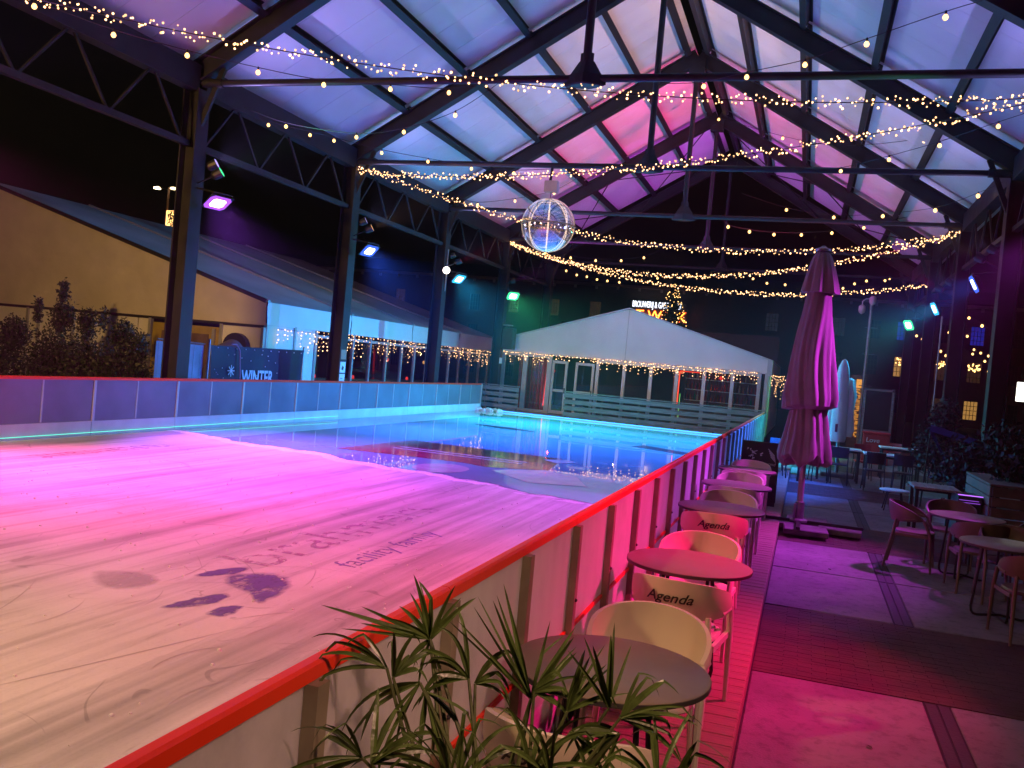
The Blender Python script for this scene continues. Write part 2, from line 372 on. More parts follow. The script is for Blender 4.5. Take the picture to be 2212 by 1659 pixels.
set_fade(wt, [0]*n+[1]*(2*n))
# slush ridge at the edge of the melt water
sm = mat('slush', (.8,.79,.82), .75, 0, .12, 20, .5, 50)
mb = MB(); prof = 8; vs = []; fs = []
for i,(x,y) in enumerate(ed):
    h = .016*(.35+.65*max(0, math.sin((x+10.9)/6.8*math.pi))) if x < -4.2 else .004
    for k in range(prof):
        t = k/(prof-1); vs.append((x, y-.62+.42*t+random.uniform(-.02,.02), IZ-.003+(h*random.uniform(.3,1.3)*math.sin(t*math.pi)**.8 if 0 < k < prof-1 else 0)))
for i in range(len(ed)-1):
    for k in range(prof-1): a = i*prof+k; fs.append((a, a+prof, a+prof+1, a+1))
tag(mb.add(vs, fs).build('slush_ridge', sm, None, True), 'low ridge of white slush where scraped ice meets meltwater', 'slush', kind='stuff')
# crisp skate cuts
rnd = random.Random(21); mb = MB(); sc = mat('skate cut', (.40,.39,.42), .7)
for i in range(130):
    yc = rnd.uniform(1.5,11); xc = rnd.uniform(-8.5,-1.6); a = rnd.gauss(1.57,.5); L0 = rnd.uniform(.1,.9)*(1 if rnd.random() < .8 else 2.2); cv = rnd.gauss(0,.9); w = rnd.uniform(.0015,.004); pts = []
    p = V((xc,yc,IZ+.0018))
    for k in range(9): pts.append(p.copy()); p += V((math.cos(a),math.sin(a),0))*L0/8; a += cv*L0/8
    vs = []
    for k, q in enumerate(pts):
        d = (pts[min(k+1,8)]-pts[max(k-1,0)]).normalized(); ww_ = w*(math.sin(math.pi*(k+.3)/8.6)); vs += [q+V((-d.y,d.x,0))*ww_, q-V((-d.y,d.x,0))*ww_]
    mb.add(vs, [(2*k,2*k+1,2*k+3,2*k+2) for k in range(8)])
tag(mb.build('skate_cuts', sc, ib), kind='stuff')
mb = MB()
for i in range(420):
    x = rnd.uniform(-9.5,-1.4); y = rnd.uniform(1.5,11.5); r_ = rnd.uniform(.004,.013); mb.ball((x,y,IZ+r_*.2), r_, 5, 3)
tag(mb.build('snow_crumbs', sm, ib), kind='stuff')
# prints frozen into the ice
PB = worn('faded blue print', (.17,.12,.42), keep=.43, soft=.1, scale=7, fade=True, op=.9)
PL = worn('faint lettering print', (.46,.28,.47), keep=.55, soft=.12, scale=9)
PV = worn('violet lettering print', (.26,.2,.52), keep=.47, soft=.1, scale=9)
def blob(pts, m, z):
    c = V((sum(p[0] for p in pts)/len(pts), sum(p[1] for p in pts)/len(pts), z)); out = []
    N = len(pts)
    for i in range(N):
        a = V((*pts[i],z)); b_ = V((*pts[(i+1)%N],z)); p_ = V((*pts[i-1],z)); q = V((*pts[(i+2)%N],z))
        for k in range(5):
            t = k/5; v = .5*((2*a)+(b_-p_)*t+(2*p_-5*a+4*b_-q)*t*t+(-p_+3*a-3*b_+q)*t**3); v.x += random.uniform(-.012,.012); v.y += random.uniform(-.012,.012); out.append(v)
    K = len(out); inn = [c+(v-c)*.78 for v in out]; outer = [c+(v-c)*1.08 for v in out]
    o = MB().add(inn+outer, [tuple(range(K))]+[(i,(i+1)%K,K+(i+1)%K,K+i) for i in range(K)]).build('ice_print', m, ib); set_fade(o, [1]*K+[0]*K)
blob([(-3.82,5.52),(-3.93,5.72),(-3.72,5.95),(-3.5,5.85),(-3.38,5.55),(-3.36,5.24),(-3.55,5.38)], PB, IZ+.0025)
blob([(-4.13,5.57),(-4.1,5.8),(-3.97,6.0),(-3.93,5.8),(-4.02,5.6)], PB, IZ+.0027)
blob([(-3.78,4.79),(-3.76,5.08),(-3.66,5.3),(-3.58,5.15),(-3.62,4.95)], PB, IZ+.0025)
blob([(-3.5,4.85),(-3.48,5.06),(-3.38,5.1),(-3.36,4.85)], PB, IZ+.0026)
blob([(-4.72,5.2),(-4.5,5.4),(-4.22,5.3),(-4.2,5.05),(-4.38,4.94)], worn('pale grey print', (.44,.42,.48), keep=.45, soft=.25, scale=2, fade=True, op=.55), IZ+.0024)
obj('ice_lettering', text_mesh('brahmers', .95, PL, mat4=frame4((-4.08,7.85,IZ+.003),(0,1,0),(-1,0,0)) @ Matrix.Diagonal((.98,.8,1,1))), ib)
obj('ice_lettering', text_mesh('facility family', .38, PV, shear=.1, mat4=frame4((-3.42,7.4,IZ+.003),(0,1,0),(-1,0,0)) @ Matrix.Diagonal((.93,.85,1,1))), ib)
obj('ice_lettering', text_mesh('restaurant', .62, PL, mat4=frame4((-9.3,10.4,IZ+.003),(0,-1,0),(1,0,0))), ib)
def wetm(name, col):
    return mat(name, col, .02, 0, .15, 3, 0, spec=.7)
WR = wetm('red print under water', (.42,.02,.10)); WD = wetm('maroon print under water', (.14,.02,.04)); WW = wetm('white print under water', (.62,.6,.66)); WB = wetm('dark blue print under water', (.03,.06,.16))
def wprint(pts, m, k): 
    o = MB().add([(x,y,IZ+.0075+.0006*k) for x,y in pts], [tuple(range(len(pts)))]).build('ice_print', m, wt); return o
wprint([(-7.65,13.9),(-7.5,16.8),(-4.3,16.7),(-4.0,14.6),(-4.9,14.0),(-5.4,14.2),(-6.4,14.1)], WR, 0)
wprint([(-7.45,15.6),(-7.4,16.7),(-4.4,16.6),(-4.2,15.6)], WD, 1)
for yy in (15.0,15.3): wprint([(-7.1,yy),(-7.1,yy+.12),(-4.6,yy+.1),(-4.6,yy)], WW, 2)
import itertools
def ell(cx, cy_, rx, ry, a0, a1, nseg=18): return [(cx+rx*math.cos(R(a0+(a1-a0)*i/nseg)), cy_+ry*math.sin(R(a0+(a1-a0)*i/nseg))) for i in range(nseg+1)]
wprint(ell(-5.35,13.15,.42,.62,0,360)[:-1], WW, 1)
wprint([(-4.7,13.7),(-4.05,14.6),(-3.4,14.2),(-3.0,13.2),(-3.8,12.8)], WW, 1)
wprint([(-4.55,16.2),(-4.2,16.7),(-3.9,16.3),(-4.2,15.8)], WW, 3)
for i in range(4): wprint([(-8.5+.3*i,22.9),(-8.4+.3*i,23.1),(-7.5+.3*i,22.6),(-7.6+.3*i,22.45)], WB, 1)
wprint([(-3.9,21.6),(-3.7,22.3),(-2.4,21.5),(-2.6,20.9)], WB, 1)

# kerb at the far end of the ice, and painted lines of light
kb = MB().box(-10.74,-1.2,29.62,29.78,-.02,IZ+.05).build('end_kerb', M['white']); tag(kb, 'low white kerb closing the far end of the ice', 'kerb')
st = MB().beam((-10.1,29.615,IZ+.045),(-1.9,29.615,IZ+.045),.014,.022).build('glow_line', emis('blue edge reflection', (.03,.22,1), 5)); tag(st, 'thin painted blue reflection line along the far ice edge', 'painted light')  # blue light reflected at the kerb edge, painted as a glowing bar
st = MB().beam((-10.732,6.5,IZ+.03),(-10.732,19.5,IZ+.085),.006,.008).build('glow_line', emis('cyan laser', (.15,1,.75), 1.4)); tag(st, 'thin painted green-cyan laser line along the left boards', 'painted light')  # laser light on the board base, painted as a glowing bar
hp = MB(); random.seed(3)
for i in range(26): hp.ball((-10.35+random.gauss(0,.22),29.35+random.gauss(0,.1),IZ+.03), random.uniform(.05,.11), 6, 4)
tag(hp.build('snow_heap', sm, None, True), 'small heap of scraped snow in the far rink corner', 'snow heap')

# ------------------------------------------------------------------ rink barriers
def rail_profile(mb, x, y0, y1, z, w, h, c=.02):
    pr = [(-w/2,-h),(w/2,-h),(w/2,-c),(w/2-c,0),(-w/2+c,0),(-w/2,-c)]
    vs = [(x+a,yy,z+b) for yy in (y0,y1) for a,b in pr]; n = 6
    fs = [(i,(i+1)%n,n+(i+1)%n,n+i) for i in range(n)] + [tuple(range(n-1,-1,-1)), tuple(range(n,2*n))]
    mb.add(vs, fs); return mb
rb = thing('rink_barrier', 'long white rink barrier with red top rail beside the cafe tables', 'barrier', (-1.15,3,0))
ys = [3.054+.953*i for i in range(-4,28)]
for i, yv in enumerate(ys):
    post = MB().box(-1.172,-1.13,yv-.03,yv+.03,.12,1.203).build('post', M['post'], rb)
    if yv < 16:
        for zz in (.30,.78): MB().ball((-1.128,yv,zz),.011,6,4).build('bolt', M['dark'], post)
for i in range(len(ys)-1):
    a, b_ = ys[i], ys[i+1]
    MB().box(-1.2,-1.175,a+.003,b_-.003,.60,1.204).build('board_panel', M['board'], rb)
    MB().box(-1.196,-1.18,a+.003,b_-.003,.30,.585).build('kick_panel', M['board'], rb)
    MB().box(-1.198,-1.16,a+.034,b_-.034,.583,.605).build('lower_rail', M['red'], rb)
for j in range(0, len(ys)-1, 2):
    y1 = ys[j+2]-.002 if j+2 < len(ys) else 28.93
    rail_profile(MB(), -1.185, ys[j]+.002, y1, 1.252, .046, .047, .009).build('top_rail', M['red'], rb)
MB().box(-1.21,-1.12,28.932,29.0,.1,1.262).build('end_post', M['zinc'], rb)

lb = thing('rink_barrier', 'grey and white rink barrier with thin red rail before the tents', 'barrier', (-10.8,15,0))
js = [11.577+2*i for i in range(-5,9)]+[29.57]
for i in range(len(js)-1):
    a, b_ = js[i], js[i+1]
    MB().box(-10.83,-10.79,a+.006,b_-.006,.55,1.205).build('board_panel', M['grey'], lb)
    MB().box(-10.822,-10.775,a+.006,b_-.006,.30,.548).build('kick_plate', M['white'], lb)
    MB().box(-10.79,-10.77,a+.002,a+.05,.55,1.2).build('joint_strip', M['alu'], lb)
    if b_-a > 1.5: MB().box(-10.79,-10.78,(a+b_)/2-.012,(a+b_)/2+.012,.56,1.2).build('stiffener', M['alu'], lb)
    MB().box(-10.95,-10.84,a-.03,a+.03,.0,1.15).build('back_post', M['zinc'], lb)
    rail_profile(MB(), -10.83, a+.003, b_-.003, 1.25, .11, .045, .012).build('top_rail', M['red'], lb)
MB().box(-10.86,-10.765,29.572,29.64,.1,1.24).build('end_post', M['alu'], lb)

# ------------------------------------------------------------------ pavilion
pv = thing('pavilion', 'open dark steel pavilion with pitched white roof over the ice', 'pavilion', (XM,20,0))
TZ, EZ, AZ = 6.68, 6.86, 11.22
def col_mesh():
    mb = MB(); w = .34
    mb.box(-w/2,-w/2+.03,-w/2,w/2,0,6.55); mb.box(w/2-.03,w/2,-w/2,w/2,0,6.55); mb.box(-w/2+.03,w/2-.03,-.02,.02,0,6.55)
    mb.box(-.25,.25,-.25,.25,0,.03)
    return mb.mesh('column', M['steel'])
cm = col_mesh()
sl = V((XM-XL,0,AZ-EZ)); L_ = sl.length; sd = sl.normalized()
nrmL = V((-sd.z,0,sd.x)); nrmR = V((sd.z,0,sd.x))
for Y in ROWS:
    for X in (XL, XR): obj('column', cm, pv, (X, Y, 0))
for Y in ROWS:
    a = V((XL,Y,EZ)); c = V((XM,Y,AZ)); b_ = V((XR,Y,EZ))
    MB().ibeam(a-sd*.25, c, .24, .40, .025, nrmL).build('rafter', M['steel'], pv)
    MB().ibeam(b_-V((-sd.x,0,sd.z))*.25, c, .24, .40, .025, nrmR).build('rafter', M['steel'], pv)
    MB().box(XM-.22,XM+.22,Y-.11,Y+.11,AZ-.5,AZ-.1).build('ridge_plate', M['steel'], pv)
    MB().tube([(XL+.1,Y,TZ),(XM,Y,TZ),(XR-.1,Y,TZ)], .062, 10).build('tie_rod', M['steel'], pv, True)
    for s_, xe in ((1,XL),(-1,XR)): MB().tube([(xe+s_*.15,Y,TZ),(xe+s_*.55,Y,TZ)], .085, 10).build('tie_sleeve', M['steel'], pv, True)
    MB().tube([(XM,Y,TZ+.05),(XM,Y,TZ+.35),(XM,Y,AZ-.3)], .07, 10).build('king_post', M['steel'], pv, True)
    MB().lathe([(.05,.42),(.11,.4),(.11,.28),(.13,.26),(.26,.06),(.34,.05),(.34,-.1),(.3,-.12)][::-1], 8, (XM,Y,TZ), lambda r,z,a_,i: r*(1 if abs(math.sin(a_))<.3 else .55)).build('king_post_shoe', M['steel'], pv)
    for X, s_ in ((XL,1),(XR,-1)):   # knee brace at column head
        MB().beam((X+s_*.12,Y,5.9),(X+s_*.55,Y,6.95),.1,.06,(0,1,0)).build('knee_brace', M['steel'], pv)
for bi in range(len(ROWS)-1):
    ya, yb = ROWS[bi], ROWS[bi+1]
    for side in (0,1):
        X = (XL,XR)[side]; nm = (nrmL,nrmR)[side]; dd = sd if side == 0 else V((-sd.x,0,sd.z))
        base = V((X,0,EZ))
        for fr in (.2,.4,.6,.8):
            c = base + dd*(L_*fr) + nm*(.17+.075)
            MB().ibeam(V((c.x,ya+.1,c.z)), V((c.x,yb-.1,c.z)), .15, .24, .014, nm).build('purlin', M['steel'], pv)
        c = base + dd*(L_-.22) + nm*(.245)
        MB().ibeam(V((c.x,ya+.1,c.z)), V((c.x,yb-.1,c.z)), .17, .24, .014, nm).build('ridge_purlin', M['steel'], pv)
        c = base - dd*.12 + nm*.16
        MB().box(X-.13,X+.13,ya+.1,yb-.1,6.52,6.98).build('eave_beam', M['steel'], pv)
        # sheets
        nS = 6; dy = (yb-ya)/nS
        for k in range(nS):
            y0 = ya+k*dy+.004; y1 = ya+(k+1)*dy-.004
            p0 = base - dd*.45 + nm*.372; p1 = base + dd*(L_+.05) + nm*.372
            vs = []
            for q, off in ((p0,0),(p1,0)):
                for y_ in (y0,y1):
                    for o_ in (0,.04): vs.append(q + nm*o_ + V((0,y_-q.y,0)))
            MB().add(vs, [(0,4,6,2),(1,3,7,5),(0,1,5,4),(2,6,7,3),(0,2,3,1),(4,5,7,6)]).build('roof_sheet', M['roof'], pv)
        # eave lattice
        MB().box(X-.06,X+.06,ya+.17,yb-.17,5.5,5.6).build('lower_chord', M['steel'], pv)
        for k in range(3):
            t0 = ya+.3+k*1.8; tm = t0+.9; t1 = t0+1.8
            MB().beam((X,t0,5.58),(X,tm-.06,6.55),.042,.042,(1,0,0)).build('lattice_bar', M['steel'], pv)
            MB().beam((X,tm+.06,6.55),(X,t1-.06,5.58),.042,.042,(1,0,0)).build('lattice_bar', M['steel'], pv)
# bracing rods in the last bay
for side in (0,1):
    X = (XL,XR)[side]; dd = sd if side == 0 else V((-sd.x,0,sd.z)); nm = (nrmL,nrmR)[side]; base = V((X,0,EZ))
    for f0, f1 in ((.1,.5),(.5,.95)):
        for ya, yb in ((31.92,37.92),(37.92,31.92)):
            p0 = base+dd*L_*f0-nm*.12; p1 = base+dd*L_*f1-nm*.12
            MB().tube([(p0.x,ya,p0.z),(p1.x,yb,p1.z)], .02, 6).build('bracing_rod', M['steel'], pv)

# ------------------------------------------------------------------ stage lights
LENS = {}
def lens_mat(col):
    key = tuple(round(c,2) for c in col)
    if key not in LENS: LENS[key] = (emis('lit lens', tuple(c*.5+.5 for c in col), 6), emis('lens glow', tuple(c*1.0+.02 for c in col), 1.3))
    return LENS[key]
def flood(pos, aim, col, power, label, group, size=(.36,.27), spread=100, arm=None):
    pos = V(pos); d = (V(aim)-pos).normalized(); up = V((0,0,1)); r = d.cross(up).normalized(); u = r.cross(d)
    t = thing('flood_light', label, 'floodlight', pos, group)
    def P(a,b,c): return pos + r*a + u*b + d*c
    w, h = size[0]/2, size[1]/2
    mb = MB(); vs = [P(a*w*1.36,b*h*1.36,0) for a,b in ((-1,-1),(1,-1),(1,1),(-1,1))] + [P(a*w*.7,b*h*.7,-.12) for a,b in ((-1,-1),(1,-1),(1,1),(-1,1))]
    mb.add(vs, [(4,5,6,7),(0,1,5,4),(1,2,6,5),(2,3,7,6),(3,0,4,7),(0,3,2,1)]); mb.build('housing', M['dark'], t)
    cc = .05
    pts = [(-w+cc,-h),(w-cc,-h),(w,-h+cc),(w,h-cc),(w-cc,h),(-w+cc,h),(-w,h-cc),(-w,-h+cc)]
    MB().add([P(a*.8,b*.8,.012) for a,b in pts], [tuple(range(8))]).build('lens', lens_mat(col)[0], t)
    MB().add([P(a*1.3,b*1.3,.004) for a,b in pts], [tuple(range(8))]).build('glow_rim', lens_mat(col)[1], t)  # coloured emissive rim painting the halo around the lens
    MB().tube([P(-w*1.15,0,-.03),P(-w*1.15,h*1.5,-.05),P(w*1.15,h*1.5,-.05),P(w*1.15,0,-.03)], .012, 6).build('yoke', M['dark'], t)
    if arm: MB().tube([V(arm), V((arm[0],arm[1],pos.z+h*1.5+.06)) , P(0,h*1.5,-.05)], .02, 6).build('bracket_arm', M['dark'], t)
    ld = bpy.data.lights.new('lamp', 'AREA'); ld.shape = 'RECTANGLE'; ld.size, ld.size_y = size; ld.energy = power; ld.color = col; ld.spread = R(spread)
    lo = bpy.data.objects.new('lamp', ld); scene.collection.objects.link(lo)
    z = -d; lo.matrix_world = Matrix(((r.x,u.x,z.x,pos.x+d.x*.02),(r.y,u.y,z.y,pos.y+d.y*.02),(r.z,u.z,z.z,pos.z+d.z*.02),(0,0,0,1)))
    mw = lo.matrix_world.copy(); lo.parent = t; lo.matrix_parent_inverse = Matrix.Translation(-t.location); lo.matrix_basis = mw
    return t
def uplight(pos, aim, col, power, label, group, cone=70, blend=.8, arm=None):
    pos = V(pos); d = (V(aim)-pos).normalized(); up = V((0,1,0)); r = d.cross(up).normalized(); u = r.cross(d)
    t = thing('spot_light', label, 'spotlight', pos, group)
    prof = [(.05,-.2),(.085,-.16),(.095,0)]
    vs = []; fs = []; n = 12
    for rr, z in prof:
        for k in range(n): a = 2*math.pi*k/n; vs.append(pos + r*math.cos(a)*rr + u*math.sin(a)*rr + d*z)
    for i in range(2):
        for k in range(n): fs.append((i*n+k, i*n+(k+1)%n, (i+1)*n+(k+1)%n, (i+1)*n+k))
    fs.append(tuple(range(n))); MB().add(vs, fs).build('can', M['dark'], t)
    MB().add([pos + r*math.cos(2*math.pi*k/n)*.09 + u*math.sin(2*math.pi*k/n)*.09 - d*.004 for k in range(n)], [tuple(range(n))]).build('lens', lens_mat(col)[1], t)
    if arm: MB().tube([V(arm), pos-d*.1], .015, 6).build('bracket_arm', M['dark'], t)
    ld = bpy.data.lights.new('lamp', 'SPOT'); ld.energy = power; ld.color = col; ld.spot_size = R(cone); ld.spot_blend = blend; ld.shadow_soft_size = .06
    lo = bpy.data.objects.new('lamp', ld); scene.collection.objects.link(lo)
    z = -d; p = pos + d*.03; mw = Matrix(((r.x,u.x,z.x,p.x),(r.y,u.y,z.y,p.y),(r.z,u.z,z.z,p.z),(0,0,0,1)))
    lo.parent = t; lo.matrix_parent_inverse = Matrix.Translation(-t.location); lo.matrix_basis = mw
    return t
PINK=(1,.07,.42); HOT=(1,.03,.16); RED=(1,.03,.05); MAG=(.85,.06,1); PUR=(.42,.08,1); BLU=(.03,.12,1); CYA=(.02,.5,1); GRN=(.05,1,.35); WARM=(1,.55,.16); LAV=(.5,.42,1); ORA=(1,.5,.2); TEAL=(.15,.9,.7)
GF='floodlights on the pavilion columns'; GU='small upward spotlights on the pavilion columns'
FL = [ # side, Y, colour, power, aim, spread, label
 (0, 7.92, PINK, 265, (-7.4,8.7,.3), 78, 'pink floodlight assumed unseen on the tent-side column nearest the camera'),  # out of view; assumed from the pink light on the ice
 (0,13.92, PUR, 290, (-7.6,13.2,.3), 78, 'violet floodlight on the tent-side column by the hedge'),
 (0,19.92, BLU, 560, (-6.4,19.0,.3), 78, 'deep blue floodlight on the tent-side column by the blue banner'),
 (0,25.92, CYA, 640, (-6.4,24.6,.3), 86, 'light blue floodlight beside the round white lamp, tent side'),
 (0,31.3, GRN, 190, (-6.4,27.4,.3), 76, 'green floodlight on the tent-side column with black speaker'),
 (1, 7.92, (1,.012,.2), 74, (-1.1,6.5,.4), 52, 'red-pink floodlight assumed unseen on the terrace-side column nearest the camera'),  # out of view; assumed from the red light on deck and boards
 (1,14.5, (.72,.045,.95), 105, (-.9,12.0,.9), 62, 'magenta floodlight assumed unseen on the terrace-side column by the taupe parasol'),  # out of view; assumed from the magenta light on the parasol
 (1,20.2, BLU, 560, (-5.0,20.2,.3), 86, 'deep blue floodlight, rightmost and highest in view'),
 (1,26.1, CYA, 700, (-5.4,24.8,.3), 80, 'light blue floodlight between the green and deep blue ones on the terrace side'),
 (1,32.5, GRN, 90, (-4.4,28.2,.3), 84, 'green floodlight on the terrace side, lowest of its row')]
for sd_, Y, c, pw, aim, spr, lab in FL:
    x = -10.5 if sd_ == 0 else 3.0
    xc = XL+.17 if sd_ == 0 else XR-.17
    flood((x,Y,4.5), aim, c, pw, lab, GF, spread=spr, arm=(xc,Y,4.75))
UP = [
 (0, 7.92, PUR, 350, 62, (1.5,10.5,9), 'violet upward spotlight assumed unseen on the tent-side column nearest the camera'),  # out of view; assumed, to tint the near roof bay
 (0,13.92, GRN, 700, 44, (-2.0,16.9,10.7), 'green upward spotlight above the violet floodlight'),
 (0,19.92, ORA, 2200, 46, (-1.4,23.0,10.3), 'orange upward spotlight above the deep blue floodlight, tent side'),
 (0,25.92, HOT, 3400, 48, (-1.0,28.9,9.9), 'pink upward spotlight above the light blue floodlight, tent side'),
 (0,31.3, MAG, 2300, 52, (-.5,34.9,9.5), 'violet upward spotlight above the green floodlight, tent side'),
 (1, 7.92, MAG, 300, 62, (-7.5,10.5,9.4), 'magenta upward spotlight assumed unseen on the terrace-side column nearest the camera'),  # unseen lamp, assumed opposite the violet one for the near roof
 (1,13.92, GRN, 800, 40, (-5.6,15.8,10.5), 'green upward spotlight assumed unseen above the magenta floodlight'),  # unseen lamp, assumed as a mirror of the tent-side green one
 (1,20.2, ORA, 2000, 46, (-5.4,23.2,10.5), 'orange upward spotlight above the rightmost deep blue floodlight'),
 (1,26.1, HOT, 5600, 48, (-5.9,28.9,10), 'pink upward spotlight above the light blue floodlight, terrace side'),
 (1,32.5, MAG, 2600, 52, (-6.6,34.9,9.5), 'violet upward spotlight above the green floodlight, terrace side')]
for sd_, Y, c, pw, cone, aim, lab in UP:
    x = -10.5 if sd_ == 0 else 3.0; xc = XL+.17 if sd_ == 0 else XR-.17
    uplight((x,Y+.05,5.08), aim, c, pw, lab, GU, cone=cone, blend=.9, arm=(xc,Y,4.85))
# wide lavender fill lamps, added unseen to stand for light bounced onto the roof
for i, (sd_, Y, c) in enumerate([(0,13.92,(.46,.34,1)),(0,19.92,(.48,.42,1)),(0,25.92,(.4,.36,1)),(1,13.92,(.34,.32,1)),(1,20.2,(.55,.4,1)),(1,26.1,(.5,.36,1))]):
    x = XL+.3 if sd_ == 0 else XR-.3; sgn = 1 if sd_ == 0 else -1
    uplight((x,Y+.34,5.3), (x+sgn*7.4,Y+3.0,9.6), c, 470, ['lavender','pale blue','blue'][i%3]+' fill lamp added unseen behind the '+['second','third','fourth'][i%3]+' column head, '+('tent side','terrace side')[sd_], 'fill lamps added to brighten the roof', cone=140, blend=1)
# unseen warm lamps, assumed from the warm light on gable, boards and near ice
flood((-10.3,1.92,5.2), (-13.5,17,2.2), WARM, 230, 'warm yellow floodlight assumed unseen on the column behind the camera, tent side', GF, size=(.5,.4), spread=80, arm=(XL+.17,1.92,5.4))  # lamp added out of view to light the tent gable and hedge
flood((2.2,.9,4.6), (-.9,2.7,1.0), (1,.5,.36), 15, 'warm yellow fill floodlight assumed unseen near the column behind the camera, terrace side', GF, size=(.4,.3), spread=58)  # fill lamp added out of view for palm, near chair and boards
flood((-6.4,.6,6.2), (-4.9,3.2,.3), (1,.6,.27), 150, 'warm yellow floodlight assumed to hang unseen from the tie rod above the camera', GF, size=(.5,.4), spread=108)  # lamp added out of view to warm the near ice
uplight((XL+.3,38.2,.4), (XL+.1,37.9,6), RED, 500, 'red spotlight assumed at the foot of the end column', GU, cone=50)  # assumed lamp, added to redden the end column
# ------------------------------------------------------------------ tents
def pane(parent, pts, name='pane'):
    return MB().add(pts, [tuple(range(len(pts)))]).build(name, M['glass'], parent)
lt = thing('marquee_tent', 'long white marquee on the left with yellow-lit gable and glazed side', 'tent', (-18,28,0))
TX, TY0, TY1, TE = -13.0, 19.5, 37.0, 3.04
SL = .294; RX = -23.0; RZ = TE+(TX-RX)*SL
def wavy(p00, p10, p11, p01, nu, nv, amp, seed, th=0):
    rnd = random.Random(seed); vs = []; fs = []
    ph = [rnd.uniform(0,6.28) for _ in range(6)]
    p00,p10,p11,p01 = map(V,(p00,p10,p11,p01)); nrm = (p10-p00).cross(p01-p00).normalized()
    for j in range(nv+1):
        for i in range(nu+1):
            u = i/nu; v = j/nv
            p = (p00*(1-u)+p10*u)*(1-v)+(p01*(1-u)+p11*u)*v
            w = math.sin(u*9+ph[0])*math.sin(v*5+ph[1])+.6*math.sin(u*23+v*6+ph[2])*math.sin(v*11+ph[3])
            vs.append(p+nrm*amp*w)
    for j in range(nv):
        for i in range(nu): a = j*(nu+1)+i; fs.append((a,a+1,a+nu+2,a+nu+1))
    return MB().add(vs, fs)
nb = 4; bl = (TY1-TY0)/nb
for k in range(nb):      # roof bays with sagging canvas
    y0 = TY0+k*bl; y1 = y0+bl
    vs = []; fs = []; nu, nv = 10, 12
    for j in range(nv+1):
        for i in range(nu+1):
            u = i/nu; v = j/nv; y_ = y0+(y1-y0)*u; x = (TX+.06)*(1-v)+RX*v; z = TE*(1-v)+RZ*v
            z -= .16*math.sin(u*math.pi)*math.sin(min(1,v*1.15)*math.pi)
            vs.append((x,y_,z))
    for j in range(nv):
        for i in range(nu): a = j*(nu+1)+i; fs.append((a,a+nu+1,a+nu+2,a+1))
    MB().add(vs, fs).build('roof_canvas', M['canvasdark'], lt, True)
    MB().beam((TX+.06,y0,TE+.02),(RX,y0,RZ+.02),.1,.06,(0,0,1)).build('roof_rib', M['alu'], lt)
vs = [(RX-8,TY0,2.45),(TX,TY0,2.45),(TX,TY0,TE),(RX,TY0,RZ),(RX-8,TY0,RZ-8*SL)]
nu, nv = 40, 14; gv = []; gf = []; rnd = random.Random(5); ph = [rnd.uniform(0,6) for _ in range(8)]
for j in range(nv+1):
    for i in range(nu+1):
        x = (RX-6)+(TX-RX+6)*i/nu; zt = TE+(TX-max(x,RX))*SL-(RX-min(x,RX))*SL; z = 2.45+(zt-2.45)*j/nv
        gv.append((x, TY0+.02*math.sin(x*2.1+ph[0])*math.sin(z*1.7+ph[1])+.012*math.sin(x*6+z*3+ph[2])+.008*math.sin(x*13-z*5), z))
for j in range(nv):
    for i in range(nu): a = j*(nu+1)+i; gf.append((a,a+1,a+nu+2,a+nu+1))
MB().add(gv, gf).build('gable_canvas', mat('glossy tent canvas', (.68,.63,.52), .22, 0, .12, 1.2, .9, 3.2), lt, True)
MB().beam((TX,TY0-.04,TE+.02),(RX,TY0-.04,RZ+.02),.06,.1,(0,0,1)).build('gable_edge', M['dark'], lt)
MB().box(RX-6,TX,TY0-.03,TY0+.04,2.38,2.45).build('gable_beam', M['dark'], lt)
for x0, x1, m in ((-29,-16.9,'pvc'),(-16.86,-16.5,'pvc'),(-14.25,-13.06,'pvc')):
    MB().box(x0,x1,TY0,TY0+.05,0,2.38).build('wall_panel', M[m], lt)
for xx in (-20.6,-20.2,-19,-17.8,-16.48,-14.27,-13.04): MB().box(xx-.04,xx+.04,TY0-.05,TY0+.06,0,2.4).build('upright', M['alu'], lt)
dr = MB().box(-16.4,-14.35,TY0+.0,TY0+.06,.05,2.3).build('door', M['yellow'], lt)
MB().box(-16.1,-15.5,TY0-.02,TY0-.002,.2,2.1).build('door_leaf', M['woodv'], dr); MB().box(-15.35,-14.65,TY0-.02,TY0-.002,.2,2.1).build('door_leaf', M['woodv'], dr)
MB().box(-14.52,-14.44,TY0-.06,TY0-.002,.1,2.25).build('door_post', M['alu'], dr)
# air duct through the gable wall
dc = thing('air_duct', 'black round air duct entering the tent gable behind blue banner', 'duct', (-13.7,19,1.6))
MB().tube([(-13.72,19.46,1.84),(-13.72,19.3,1.84)], .36, 20).build('duct_collar', M['dark'], dc, True)
pts = [(-13.72,19.3,1.75),(-13.7,18.9,1.62),(-13.6,18.5,1.2),(-13.5,18.3,.6),(-13.5,18.2,.1)]
MB().tube(pts, .3, 16).build('hose', mat('grey hose', (.12,.12,.15), .6, 0, .2, 5, .4, 20), dc, True)
